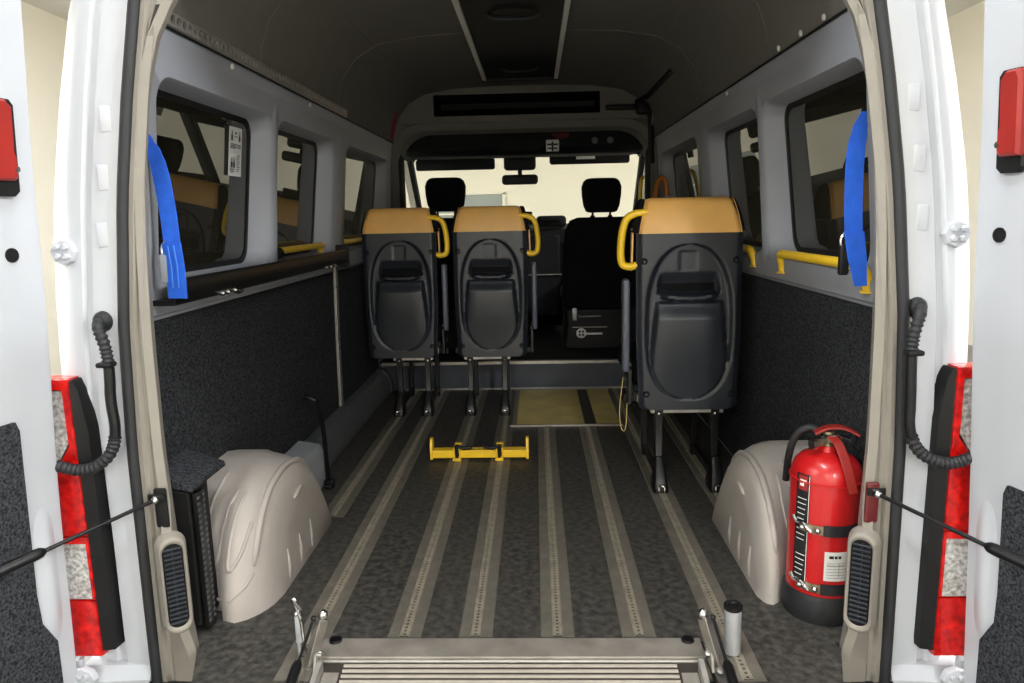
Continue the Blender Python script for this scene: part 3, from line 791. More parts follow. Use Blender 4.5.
# ------------------------------------------------------------------ fire extinguisher
EX, EY = .772, .075
t = thing('fire_extinguisher', 'red fire extinguisher with black base strapped beside the right wheel arch', 'fire extinguisher', (EX, EY, 0))
R_ = .083
MB().lathe((EX, EY, .05), [(.0001, 0), (R_, 0), (R_, .305), (R_ * .985, .321), (R_ * .91, .340), (R_ * .75, .356), (R_ * .48, .367), (.024, .371), (.020, .384), (.0001, .384)], (0, 0, 1), 48).build('cylinder', RED, t, ang=50)
MB().lathe((EX, EY, .0), [(.0001, 0), (R_ + .002, .0), (R_ + .006, .012), (R_ + .006, .062), (R_ + .002, .072), (R_ - .002, .073)], (0, 0, 1), 48).build('base_boot', RUBBER, t)
MB().tube([(EX + (R_ + .0012) * math.cos(a), EY + (R_ + .0012) * math.sin(a), .356) for a in (2 * PI * k / 40 for k in range(40))], .0025, 6, closed=True).build('seam_ring', RED, t)
def band(z0, z1, a0, a1, r, n=20):
    b = MB(); rows = []
    for k in range(n + 1):
        a = math.radians(a0 + (a1 - a0) * k / n); ca, sa = math.cos(a), math.sin(a)
        rows.append([(EX + (r - .0015) * ca, EY + (r - .0015) * sa, z0), (EX + r * ca, EY + r * sa, z0), (EX + r * ca, EY + r * sa, z1), (EX + (r - .0015) * ca, EY + (r - .0015) * sa, z1)])
    return b.loft(rows)
for z in (.245, .095):
    k = band(z - .014, z + .014, 248, 400, R_ + .003).build('strap', RUBBER, t)
    band(z - .011, z + .011, 212, 248, R_ + .004).build('buckle', BRASS, k)
    b = MB()
    for a in (216, 226, 240):
        ca, sa = math.cos(math.radians(a)), math.sin(math.radians(a))
        b.ball((EX + (R_ + .007) * ca, EY + (R_ + .007) * sa, z), .008)
    b.tube([(EX + (R_ + .010) * math.cos(math.radians(a)), EY + (R_ + .010) * math.sin(math.radians(a)), z + h) for a, h in ((200, .022), (207, .01), (218, .012), (232, -.004))], .0045, 8)
    b.build('buckle_lever', CHROME, k)
# instruction label (dark, down the left flank) and white inspection label
lb = band(.10, .375, 198, 224, R_ + .0009).build('instruction_label', INK, t)
b = band(.335, .372, 203, 220, R_ + .0016)
b.build('red_symbol', mat('label_grey', rgb(150, 40, 40), .5, vary=.05), lb)
def bandstrip(parent, m, items, r, name):
    bb = MB()
    for (z0, z1, a0, a1) in items:
        rows = []
        for k in range(4):
            a = math.radians(a0 + (a1 - a0) * k / 3); rows.append([(EX + r * math.cos(a), EY + r * math.sin(a), z0), (EX + r * math.cos(a), EY + r * math.sin(a), z1)])
        bb.loft(rows, closed=False)
    bb.build(name, m, parent, smooth=False)
bandstrip(lb, LABELW, [(.105 + .013 * k, .107 + .013 * k, 203, 216 + (k * 37 % 6)) for k in range(17) if not 5 < k < 8] + [(.345, .352, 206, 214), (.352, .362, 211, 214), (.358, .362, 206, 218), (.1005, .3745, 222.8, 223.8)], R_ + .0022, 'printed_lines')
wl = band(.118, .192, 252, 296, R_ + .0009).build('white_label', LABELW, t)
bandstrip(wl, INK, [(.176, .183, 259, 266), (.176, .183, 267.5, 272), (.176, .183, 273.5, 278)] + [(.126 + .0075 * k, .1268 + .0075 * k, 256, 292) for k in range(6)] + [(.128, .164, 275, 275.6), (.158, .159, 256, 284)], R_ + .0018, 'printed_lines')
# valve, handle, lever, hose
V = Vector((EX - .004, EY, .430))
MB().lathe((EX, EY, .430), [(.017, 0), (.017, .010), (.013, .013), (.013, .030), (.016, .033), (.016, .040), (.0001, .040)], (0, 0, 1), 18).build('valve', BRASS, t)
MB().cyl(V + Vector((-.008, -.01, .016)), V + Vector((-.040, -.024, .012)), .009, n=14).build('outlet', BRASS, t)
b = MB(); b.lathe(V + Vector((-.040, -.024, .012)), [(.013, -.006), (.013, .006), (.0001, .006)], (-1, -.25, 0), 12); b.build('outlet_nut', CHROME, t)
b = MB()   # upper squeeze lever, curved sheet
top = chaikin([V + Vector((-.030, 0, .034)), V + Vector((-.005, -.002, .048)), V + Vector((.022, -.008, .052)), V + Vector((.045, -.016, .048)), V + Vector((.066, -.026, .036))], 2)
b.ribbon(top, (.2, 1, 0), .03, .006); b.build('squeeze_lever', REDPL, t, bevel=.002)
b = MB(); b.ribbon(chaikin([V + Vector((-.015, 0, .026)), V + Vector((.02, -.006, .032)), V + Vector((.05, -.018, .022))], 2), (.2, 1, 0), .022, .005); b.build('carry_handle', BLKMETAL, t, bevel=.001)
b = MB(); b.ribbon(chaikin([V + Vector((.006, -.016, .030)), V + Vector((.012, -.05, .018)), V + Vector((.020, -.090, -.04)), V + Vector((.030, -.096, -.085))], 2), (1, .0, .15), .022, .006); b.build('nozzle_flap', REDPL, t, bevel=.002)
MB().tube(chaikin([V + Vector((-.01, .015, .03)), V + Vector((-.03, .02, .045)), V + Vector((-.06, .03, .03)), V + Vector((-.07, .055, -.03)), V + Vector((-.06, .095, -.12))], 3), .009, 10).build('hose', RUBBER, t)
MB().tube([V + Vector((.0, -.017, .03)), V + Vector((.02, -.022, .035)), V + Vector((.03, -.02, .025))], .002, 6).build('safety_pin', CHROME, t)

# ------------------------------------------------------------------ passenger seats (seen from behind)
def seat(cx, cy, legs, label, hs):
    """hs = side (+1/-1) of the grab handle and armrest"""
    t = thing('passenger_seat', label, 'seat', (cx, cy, 0), 'passenger seats with tan headrests')
    P = lambda x, y, z: (cx + x, cy + y, z)
    # moulded shell with a recessed arch and pocket
    W = .186; ZB, ZT = .300, .932
    def hw(z):
        w = W - .010 * S(.62, .30, z)
        if z < ZB + .02: w -= .02 * (1 - math.sqrt(max(0, 1 - ((ZB + .02 - z) / .02) ** 2)))
        return w
    def h(x, z):
        ax = abs(x)
        if z > .62: q = 1 - ((z - .62) / .272) ** 2.4 if z < .892 else 0
        else: q = 1 - ((.62 - z) / .285) ** 3.2 if z > .335 else 0
        a = .157 * max(q, 0) ** .42
        m = S(0, .016, a - ax) if a > 0 else 0
        v = -.016 * m
        a2 = min(.140 - .12 * max(0, z - .50) ** 1.1, a - .013 + .009 * S(.56, .44, z))
        m2 = S(0, .016, a2 - ax) * S(.692, .684, z)
        v += m2 * (.012 + .022 * S(.690, .625, z) * (S(.30, .60, z)) * (1 - (ax / .15) ** 4))
        v -= .022 * S(0, .016, .118 - .12 * (z - .69) - ax) * S(.800, .745, z) * S(.712, .724, z)      # dark pocket mouth
        z0 = .703 + (ax / .09) ** 2 * .010
        v += .034 * S(0, .011, .0165 - abs(z - z0)) * S(0, .03, .104 - ax)           # grip lip
        if ax < .031 and .80 < z < .868: v += -.003
        v += .006 * S(.06, 0, abs(ax - .172) * 3) * 0
        # soft outer edge
        e = hw(z) - ax
        v -= .016 * (1 - S(0, .022, e))
        return v
    nx, nz = 60, 150
    b = MB(); rows = []
    lean = lambda z: .030 * (z - .3)
    for j in range(nz + 1):
        z = ZB + (ZT - ZB) * j / nz
        w = hw(z)
        rows.append([P(w * (2 * i / nx - 1), lean(z) - h(w * (2 * i / nx - 1), z), z) for i in range(nx + 1)])
    full = []
    for j, r in enumerate(rows):
        z = r[0][2]; w = hw(z)
        full.append([P(-w + .004, lean(z) + .055, z)] + r + [P(w - .004, lean(z) + .055, z)])
    b.loft(full)
    shell = b.build('backrest_shell', BLACKPL, t, ang=50)
    for sx in (-1, 1):
        for zz, xx in ((.835, .160), (.358, .150)):
            b = MB(); b.lathe(P(sx * xx, lean(zz) + .002, zz), [(.012, 0), (.012, .004), (.010, .006), (.007, .002), (.0001, .002)], (0, -1, 0), 16); b.build('screw_cap', DEEPBLK, shell)
    # cushion pad on the front of the back and seat squab
    b = MB(); b.loft([[P(-.165, .05, z), P(.165, .05, z), P(.175, .10, z), P(.14, .125, z), P(-.14, .125, z), P(-.175, .10, z)] for z in (.42, .46, .7, .92)]); b.build('back_cushion', BLKFAB, t, ang=60)
    b = MB(); b.rbox(P(0, .31, .415), (.40, .42, .10), .035, 'y'); b.build('seat_cushion', BLKFAB, t)
    b = MB(); b.box(P(0, .31, .35), (.36, .38, .03)); b.build('seat_pan', BLACKPL, t, bevel=.008)
    # headrest: tan cover wrapping a black core
    def prof(zs, k): pass
    secs = []
    pr = [(-.002, .930), (.002, .955), (.010, .99), (.020, 1.022), (.029, 1.039), (.042, 1.050), (.06, 1.054), (.10, 1.050), (.125, 1.030), (.135, .99), (.13, .93)]
    wz = lambda z: .183 - .026 * max(0, min(1, (z - .93) / .12)) ** 1.3
    b = MB()
    xs_ = [-1, -.99, -.965, -.92, -.85, -.4, 0, .4, .85, .92, .965, .99, 1]
    for u in xs_:
        ins = .016 * max(0, (abs(u) - .84) / .16) ** 2.5
        secs.append([P(u * wz(z), lean(.93) + .0 + y + ins * (1 if y < .06 else -1), z - ins * 1.2 * S(.95, 1.04, z)) for y, z in pr])
    b.loft(secs); hd = b.build('headrest', TAN, t, ang=50)
    for sx in (-1, 1):
        b = MB(); 
        b.loft([[P(sx * (wz(z) + d) , lean(.93) + .065 + (y - .065) * k + .004, .985 + (z - .985) * k) for y, z in pr] for d, k in ((-.004, .97), (.010 if sx == hs else .004, .96), (.017 if sx == hs else .008, .88))]); b.build('side_panel', BLKFAB, t, ang=50)
        b = MB(); b.tube([P(sx * wz(z) * .965, lean(.93) + y - .0008, z) for y, z in pr[:6]], .0014, 6); b.build('stitched_piping', TAN, hd)
    # grab handle
    y0 = .045
    b = MB(); b.tube(chaikin([P(hs * .148, y0, 1.005), P(hs * .212, y0, .998), P(hs * .235, y0, .95), P(hs * .243, y0, .83), P(hs * .215, y0, .812), P(hs * .175, y0, .822)], 3), .0135, 12, flat=(1, 1.15)); b.build('grab_handle', YELLOW, t)
    b = MB(); b.ribbon([P(hs * .196, y0 + .02, .95), P(hs * .200, y0 + .02, .80)], (0, 1, 0), .03, .006); b.build('handle_plate', TAN, t)
    # folded armrest bar
    b = MB(); b.rbox(P(hs * .218, .07, .60), (.026, .055, .34), .010, 'z'); b.build('armrest', ARMGREY, t)
    b = MB(); b.lathe(P(hs * .20, .07, .455), [(.022, 0), (.022, .03), (.0001, .03)], (hs, 0, 0), 16); b.build('armrest_pivot', BLKMETAL, t)
    b = MB(); b.loft([[P(hs * .195, .05, z), P(hs * .21, .05, z), P(hs * .21, .10, z), P(hs * .195, .10, z)] for z in (.31, .44)]); b.build('side_bracket', BLKMETAL, t, bevel=.003)
    # frame and legs
    b = MB(); b.box(P(sum(legs) / 2, .03, .292), (abs(legs[1] - legs[0]) + .06, .03, .016)); b.box(P(0, .30, .318), (.34, .40, .03)); b.build('seat_frame', ALUMATT, t, bevel=.002)
    b = MB(); b.box(P(0, .20, .30), (.42, .03, .03)); b.build('cross_tube', BLKMETAL, t, bevel=.004)
    for x in legs:
        b = MB()
        b.loft([[P(x - .016 * k, y - .02 * k, z), P(x + .016 * k, y - .02 * k, z), P(x + .016 * k, y + .022 * k, z), P(x - .016 * k, y + .022 * k, z)] for z, y, k in ((.30, .03, 1), (.26, .028, .9), (.12, .02, .8), (.09, .012, 1.1), (.04, .0, 1.25), (.012, -.01, 1.3))])
        b.loft([[P(x - .012, y - .015, z), P(x + .012, y - .015, z), P(x + .012, y + .015, z), P(x - .012, y + .015, z)] for z, y in ((.30, .36), (.012, .36))])
        b.loft([[P(x - .010, .02, z), P(x + .010, .02, z), P(x + .010, .36, z), P(x - .010, .36, z)] for z in (.035, .062)])
        lg = b.build('leg', BLKMETAL, t, bevel=.004)
        b = MB(); b.loft([[P(x + u * k, y + v, z) for u, v in rrect(.046, d, .010, 3)] for z, k, y, d in ((.008, 1.15, -.012, .10), (.03, 1.15, -.012, .10), (.06, .95, -.010, .075), (.10, .8, .0, .05), (.125, .6, .008, .035))]); b.build('foot_clamp', BLKMETAL, lg, ang=50)
        b = MB(); b.tube(chaikin([P(x - .010, -.064, .012), P(x - .010, -.074, .02), P(x - .010, -.064, .036), P(x + .010, -.064, .036), P(x + .010, -.074, .02), P(x + .010, -.064, .012)], 2), .0032, 8)
        b.build('chrome_clip', CHROME, lg); MB().ball(P(x, .012, .283), .009).build('bolt_head', CHROME, lg)
    return t
seat(-.618, 1.945, (-.025, .121), 'passenger seat with tan headrest, against the left wall', 1)
seat(-.162, 1.945, (-.116, .060), 'passenger seat with tan headrest, in the middle of the van', 1)
seat(.606, .895, (-.102, .100), 'nearest and largest passenger seat with tan headrest, on the right', -1)
# white scuff stickers on the right seat's shell
# yellow loop under the right seat
t = thing('floor_anchor', 'small orange strap loop hanging beside the right seat leg', 'strap loop', (.40, 1.0, .1))
MB().tube(chaikin([(.385, 1.0, .40), (.37, 1.0, .28), (.375, .99, .2), (.395, .99, .19), (.40, 1.0, .3)], 2), .0015, 8).build('loop', OCHRE, t)

# ------------------------------------------------------------------ side wall fittings
def wrail(sd, y0, y1, label):
    x = sd * (.842 if sd > 0 else .890); z = .866 if sd > 0 else .892; zf = .803 if sd > 0 else .858; xf = .858 if sd > 0 else .905
    t = thing('window_rail', label, 'grab rail', (x, (y0 + y1) / 2, zf), 'yellow window rails')
    b = MB(); b.tube(chaikin([(sd * xf, y0, zf), (sd * (xf - .003), y0, zf + .03), (x, y0 + .012, z), (x, y0 + .05, z), (x, (y0 + y1) / 2, z), (x, y1 - .05, z), (x, y1 - .012, z), (sd * (xf - .003), y1, zf + .03), (sd * xf, y1, zf)], 3), .0135, 12); b.build('rail', YELLOW, t)
    for y in (y0, y1): MB().lathe((sd * xf, y, zf - .001), [(.02, 0), (.02, .004), (.0145, .006), (.0145, 0)], (0, 0, 1), 16).build('foot_flange', YELLOW, t)
wrail(1, .10, .70, 'yellow grab rail below the right window nearest the rear doors')
wrail(1, 1.0, 1.6, 'yellow grab rail on the right wall partly behind the right seat')
wrail(-1, 1.0, 1.6, 'yellow grab rail below the narrow middle left window')
wrail(-1, 1.9, 2.7, 'yellow grab rail below the far left window')
# black folding bar on the left ledge
t = thing('folding_bar', 'long black bar with bright bolts along the left window ledge', 'bar', (-.835, .9, .80))
b = MB(); b.prism([(-.853, .806), (-.800, .806), (-.797, .815), (-.797, .86), (-.802, .868), (-.812, .868), (-.812, .82), (-.853, .82)], .045, 1.69, 'y'); b.build('angle_bar', BLKMETAL, t, bevel=.002)
b = MB(); b.box((-.828, 1.685, .838), (.06, .02, .10)); b.build('end_bracket', BLKMETAL, t, bevel=.003)
for y in (.30, .335, .385, 1.30, 1.36, 1.43):
    b = MB(); b.lathe((-.803, y, .812), [(.007, 0), (.007, .012), (.005, .016), (.0001, .016)], (.9, 0, -.2), 8); b.build('bolt', CHROME, t)
MB().tube([(-.79, .37, .806), (-.788, .40, .803), (-.79, .425, .806)], .005, 8).build('wing_nut', CHROME, t)
t = thing('bar_knob', 'black clamp knob behind the folding bar by the left middle window', 'knob', (-.86, 1.02, .83))
MB().tube([(-.868, .93, .812), (-.868, .93, .862), (-.868, .95, .885)], .012, 10).build('stem', DEEPBLK, t)
MB().ball((-.868, .96, .887), (.02, .035, .022)).build('knob', DEEPBLK, t)

# blue tie-down straps
def strap(sd, px, label):
    t = thing('tie_down_strap', label, 'strap', px[0])
    b = MB(); b.ribbon(chaikin(px, 2), (1, .12 * sd, 0), (.012, .018, .026, .034, .040, .042, .042, .042, .042, .042, .042, .042), .003); b.build('webbing', STRAP, t)
    q = Vector(px[-1])
    return t, q
t, q = strap(-1, [(-.828, .055, 1.205), (-.814, .052, 1.165), (-.803, .05, 1.113), (-.795, .05, 1.03), (-.793, .05, .945)], 'blue tie-down strap with metal hook hanging at the left rear window')
b = MB(); b.ribbon([(-.791, .042, .956), (-.786, .04, .892), (-.787, .04, .825)], (1, -.2, 0), .050, .004); b.build('padded_end', STRAP, t)
b = MB(); b.ribbon([(-.7840, .0365, .95), (-.7790, .0345, .90), (-.7800, .0345, .85)], (1, -.2, 0), .003, .002)
b.ribbon([(-.7980, .0365, .95), (-.7930, .0345, .90), (-.7940, .0345, .85)], (1, -.2, 0), .003, .002); b.build('stitching', mat('pale_blue_thread', rgb(70, 130, 225), .7, vary=.05), t)
b = MB(); b.tube(chaikin([(-.806, .05, .96), (-.818, .05, .95), (-.820, .05, .93), (-.808, .05, .925)], 2), .004, 8); b.build('hook', CHROME, t)
b = MB(); b.rbox((-.815, .05, .895), (.022, .016, .07), .005, 'z'); b.build('buckle', GREYPL, t)
t, q = strap(1, [(.804, .06, 1.215), (.796, .055, 1.18), (.786, .05, 1.12), (.788, .05, 1.02), (.794, .05, .935)], 'blue tie-down strap with metal hook hanging at the right rear window')
b = MB(); b.ribbon([(.791, .042, .950), (.800, .04, .89), (.812, .04, .825)], (1, .2, 0), (.048, .046, .030), .004); b.build('padded_end', STRAP, t)
b = MB(); b.tube(chaikin([(.778, .05, .95), (.766, .05, .94), (.764, .05, .92), (.775, .05, .915)], 2), .004, 8); b.build('hook', CHROME, t)
b = MB(); b.rbox((.774, .05, .885), (.022, .016, .07), .005, 'z'); b.build('buckle', DEEPBLK, t)

# notice on the left rear window
t = thing('window_notice', 'white notice with black pictograms on the left rear window', 'sticker', (-.90, .70, 1.1))
def G(y, z, d): return (-(xgl(z) - d), y, z)
y0, y1, za, zb_ = .672, .770, 1.148, 1.300
b = MB(); b.loft([[G(y, z, .003) for y, z in ((y0, za), (y1, za), (y1, zb_), (y0, zb_))], [G(y, z, .004) for y, z in ((y0, za), (y1, za), (y1, zb_), (y0, zb_))]]); sh = b.build('sheet', LABELW, t, smooth=False)
b = MB()
def mark(u0, u1, v0, v1):
    yy0, yy1 = y0 + (y1 - y0) * u0, y0 + (y1 - y0) * u1; z0, z1 = za + (zb_ - za) * v0, za + (zb_ - za) * v1
    b.poly([G(yy0, z0, .0048), G(yy1, z0, .0048), G(yy1, z1, .0048), G(yy0, z1, .0048)])
for u, v in ((.22, .17), (.40, .17), (.2, .72), (.80, .72)):
    mark(u - .07, u + .07, v, v + .11); mark(u - .035, u + .035, v + .11, v + .17); mark(u - .02, u + .02, v + .17, v + .21)
mark(.38, .62, .80, .815); mark(.42, .56, .86, .90)
for k in range(5): mark(.1, .1 + .3 + .05 * (k % 2), .07 + .018 * k, .078 + .018 * k)
for k in range(9): mark(.62, .80 + .03 * (k % 3), .10 + .05 * k * .8, .115 + .05 * k * .8)
for k in range(4): mark(.1, .5 + .1 * (k % 2), .56 + .028 * k, .575 + .028 * k)
for k in range(3): mark(.62, .9, .58 + .03 * k, .595 + .03 * k)
b.build('printed_figure', INK, sh, smooth=False)

# perforated load rail on the left cant rail
t = thing('load_rail', 'perforated grey metal rail along the top of the left wall', 'rail', (-.80, .9, 1.46))
b = MB(); ya, yb2 = .10, 1.78; pitch = .029; n = int((yb2 - ya) / pitch)
M0 = Vector((-.7935, 0, 1.478)); up = Vector((.10, 0, 1)).normalized(); nrm_ = Vector((1, 0, -.1)).normalized()
K = 8
for i in range(n):
    yc = ya + pitch * (i + .5); h_ = pitch / 2; w = .019
    sq = [(w, 0), (w, h_), (0, h_), (-w, h_), (-w, 0), (-w, -h_), (0, -h_), (w, -h_)]
    ci = [(.0105 * math.cos(PI / 4 * k), .0105 * math.sin(PI / 4 * k)) for k in range(K)]
    def Q(u, v, d): return M0 + up * u + Vector((0, yc + v, 0)) + nrm_ * d
    b.loft([[Q(u, v, .001) for u, v in sq], [Q(u, v, .010) for u, v in [(a * .82, c) for a, c in sq]], [Q(u, v, .010) for u, v in ci], [Q(u, v, .003) for u, v in ci]], caps=False)
b.build('rail', ALUMATT, t, smooth=False, merge=1e-6)
MB().box((-.793, (ya + yb2) / 2, 1.478), (.003, yb2 - ya, .034), rot=ry(5)).build('backing_strip', HOLE, t)
# trim seam and screw caps on both walls
for sd in (-1, 1):
    for y in ((.52, 1.25) if sd < 0 else (.30, .46, .64, 1.25)):
        zc = 1.445 if (sd < 0 or y > 1) else 1.475
        o = MB().lathe((sd * (interp([(1.40, .815), (1.46, .80), (1.54, .785)], zc) - .001), y, zc), [(.009, -.004), (.008, .003), (.0001, .004)], (-sd, 0, -.1), 12).build('screw_cap', LABELW)
        tag(rebase(o, (sd * .80, y, zc)), 'small pale screw cap above the %s windows, %s' % ('left' if sd < 0 else 'right', {.52: 'nearest the rear', 1.25: 'by the middle window', .30: 'nearest the rear', .46: 'second from the rear', .64: 'third from the rear'}[y]), 'screw cap', 'pale trim screw caps')
    o = MB().tube([(sd * .796, y, 1.4585) for y in (.05, 1.2, 2.9)], .0035, 6).build('trim_%d' % (11 if sd < 0 else 12), DEEPBLK); o['kind'] = 'structure'; o['label'] = 'dark seam between upper and window trim, %s wall' % ('left' if sd < 0 else 'right')

# roof hatch panel with two silver rails
t = thing('roof_panel', 'black panel between two silver rails under the roof', 'roof panel', (-.005, 1.75, 1.75))
MB().box((-.005, 1.68, 1.763), (.385, 1.72, .016)).build('panel', DEEPBLK, t, bevel=.003)
for x in (-.203, .193): MB().box((x, 1.68, 1.758), (.022, 1.72, .030)).build('side_rail', mat('pale_rail', rgb(222, 220, 214), .4, vary=.03, scale=10), t, bevel=.003)
MB().box((-.005, 2.545, 1.756), (.43, .025, .034)).build('end_bar', DEEPBLK, t, bevel=.004)
for y in (1.25, 2.25):
    b = MB(); b.tube(chaikin([(-.10, y, 1.754), (-.08, y - .005, 1.738), (0, y - .01, 1.734), (.07, y - .005, 1.738), (.09, y, 1.754)], 3), .007, 8, flat=(1, 1.6)); b.build('pull_handle', BLACKPL, t)
# red strap and sliding door gear at the front of the roof
o = MB().tube(chaikin([(-.745, 2.80, 1.66), (-.762, 2.80, 1.60), (-.775, 2.80, 1.54), (-.785, 2.80, 1.47)], 2), .020, 8, flat=(.35, 1)).build('red_strap', mat('dark_red_webbing', rgb(170, 24, 28), .7, vary=.08, scale=40)); tag(rebase(o, (-.78, 2.80, 1.47)), 'red strap hanging at the left end of the cab bulkhead', 'strap')
t = thing('door_gear', 'black sliding door rail with carrier at the right front roof edge', 'door rail', (.70, 2.4, 1.66))
b = MB(); b.tube([(.722, 1.95, 1.665), (.722, 2.70, 1.665), (.68, 2.84, 1.655)], .016, 8, flat=(1, .8)); b.build('rail', DEEPBLK, t)
b = MB(); b.rbox((.73, 2.84, 1.62), (.10, .06, .07), .012, 'y'); b.rbox((.60, 2.90, 1.635), (.20, .03, .03), .008, 'x'); b.tube([(.765, 2.86, 1.60), (.775, 2.87, 1.3)], .018, 8); b.build('carrier', DEEPBLK, t)
MB().box((.772, 2.83, 1.58), (.006, .006, .12)).build('link', ALU, t)

# ------------------------------------------------------------------ cab
# pillars and frame around windscreen
b = MB()
for sd in (-1, 1):
    b.loft([[(sd * .80, 2.96, z), (sd * .77, 3.00, z), (sd * .77, 3.10, z), (sd * .90, 3.10, z)] for z in (.16, 1.25, 1.5)])           # B pillars
    b.loft([[(sd * .93, 2.98, .1), (sd * .93, 2.98, .98)], [(sd * .93, 4.6, .1), (sd * .93, 4.6, .98)]], closed=False)                                  # door cards
    b.loft([[(sd * .93, 2.98, 1.42), (sd * .80, 2.98, 1.60)], [(sd * .90, 4.2, 1.42), (sd * .78, 4.2, 1.58)]], closed=False)                              # cant rail
    b.loft([[(sd * .88, 4.02, 1.46), (sd * .96, 4.02, 1.46), (sd * .96, 4.12, 1.46), (sd * .88, 4.12, 1.46)], [(sd * .92, 4.80, .90), (sd * 1.0, 4.80, .90), (sd * 1.0, 4.92, .90), (sd * .92, 4.92, .90)]])
struct(b, 'wall_cab', DASH, 'dark cab side panels and windscreen pillars', 'wall')
b = MB(); b.loft([[(-.95, y, z), (.95, y, z)] for y, z in ((3.08, 1.58), (3.4, 1.60), (3.9, 1.56), (4.05, 1.47), (4.08, 1.45), (4.08, 1.60), (3.0, 1.66))], closed=False); struct(b, 'ceiling_cab', DASH, 'dark roof lining over the cab', 'ceiling')
b = MB(); b.poly([(-.95, 4.07, 1.46), (.95, 4.07, 1.46), (.98, 4.86, .90), (-.98, 4.86, .90)]); struct(b, 'window_7', CLEAR, 'clear windscreen at the front of the cab', 'window', smooth=False)
for k, sd in ((8, -1), (9, 1)):
    b = MB(); b.poly([(sd * .93, 3.10, .98), (sd * .93, 4.7, .98), (sd * .90, 4.05, 1.44), (sd * .90, 3.10, 1.44)]); struct(b, 'window_%d' % k, CLEAR, 'clear %s cab door window' % ('left' if sd < 0 else 'right'), 'window', smooth=False)
# dashboard
t = thing('dashboard', 'black dashboard across the cab below the windscreen', 'dashboard', (0, 4.3, .2))
b = MB(); b.prism([(3.95, .45), (3.92, .80), (4.0, .895), (4.3, .925), (4.85, .93), (4.85, .17), (4.3, .17), (4.2, .45)], -.90, .90, 'x'); b.build('body', DASH, t, bevel=.02)
MB().rbox((.10, 4.02, .55), (.30, .36, .62), .03, 'y').build('centre_console', DASH, t)
MB().box((.14, 3.838, .56), (.26, .012, .006)).build('bright_trim', ALU, t)
t = thing('screen_unit', 'small black screen standing on the dash centre', 'screen', (-.05, 3.95, .90))
MB().rbox((-.055, 3.98, .985), (.20, .03, .10), .01, 'y').build('screen', DEEPBLK, t)
MB().rbox((-.055, 4.02, .945), (.06, .07, .07), .01, 'z').build('stand', DEEPBLK, t)
t = thing('storage_bin', 'black lidded bin on the dash left of the passenger headrest', 'bin', (.18, 4.0, .88))
MB().rbox((.19, 4.06, .955), (.23, .16, .09), .03, 'y').build('bin', DASH, t)
MB().rbox((.19, 3.975, .975), (.15, .02, .03), .008, 'x').build('lid_grip', DEEPBLK, t)
# front seats
def front_seat(cx, cy, label, w, hz, bz, tilt=0, hw=.13):
    t = thing('front_seat', label, 'seat', (cx, cy, .165), 'black front seats')
    P = lambda x, y, z: (cx + x, cy + y, z)
    b = MB(); rows = []
    for z, k, yb, d in ((.36, .88, .02, .10), (.42, .97, .0, .13), (.62, 1.0, -.01, .14), (.80, .97, -.03, .13), (.92, .92, -.045, .12), (.985, .80, -.05, .10), (1.005, .6, -.045, .07)):
        z = .36 + (z - .36) * (bz - .36) / .645
        lo = rrect(w * k, d, d * .42, 5); rows.append([P(u, yb + v + .06, z) for u, v in lo])
    b.loft(rows); b.build('backrest', BLKFAB, t, ang=80)
    b = MB(); rows = []
    for v, k in ((-1, .62), (-.92, .78), (-.6, .90), (0, .98), (.5, 1.0), (.82, .90), (.96, .76), (1, .6)):
        z = hz + .105 * v
        rows.append([P(a, c + .01, z) for a, c in rrect(hw * 2 * k, .10 * (.6 + .4 * k), .045 * k, 5)])
    b.loft(rows); hd = b.build('headrest', BLKFAB, t, ang=80)
    b = MB()
    for sx in (-.055, .055): b.cyl(P(sx, .015, bz - .04), P(sx, .012, hz - .06), .007); b.ball(P(sx, .015, bz + .002), (.016, .016, .012))
    b.build('posts', DEEPBLK, hd)
    b = MB(); b.rbox(P(0, .28, .47), (w, .50, .13), .05, 'y'); b.build('seat_cushion', BLKFAB, t)
    b = MB(); b.loft([[P(a, c + .18, z) for a, c in rrect(w * k, .52, .02, 3)] for z, k in ((.166, .98), (.30, .92), (.34, .92), (.41, .96))]); bs = b.build('base', DEEPBLK, t)
    return t, bs
front_seat(-.50, 3.0, 'black front seat of the driver on the left, seen over the tan headrests', .50, 1.145, 1.0)
t, bs = front_seat(.482, 2.96, 'black front passenger seat right of centre with a white badge on its base', .50, 1.118, .985, hw=.125)
b = MB(); b.tube([(.33, 2.872, .375), (.335, 2.865, .37), (.47, 2.865, .372)], .005, 6); b.rbox((.305, 2.866, .385), (.03, .015, .08), .004, 'z'); b.build('recline_lever', SILVER, bs)
b = MB(); b.lathe((.347, 2.878, .262), [(.032, 0), (.032, .002), (.026, .003), (.0001, .003)], (0, -1, 0), 20)
bd = b.build('round_badge', LABELW, bs)
b = MB()
for k in range(4):
    a = PI / 2 * k + PI / 4
    b.lathe((.347 + .015 * math.cos(a), 2.8755, .262 + .015 * math.sin(a)), [(.0075, 0), (.0075, .001), (.0001, .001)], (0, -1, 0), 10)
b.build('badge_holes', INK, bd)
b = MB(); b.box((.425, 2.8775, .258), (.11, .002, .012)); b.build('badge_lettering', LABELW, bs)
b = MB(); b.box((.40, 2.8785, .30), (.22, .002, .004)); b.build('edge_line', ALU, bs)
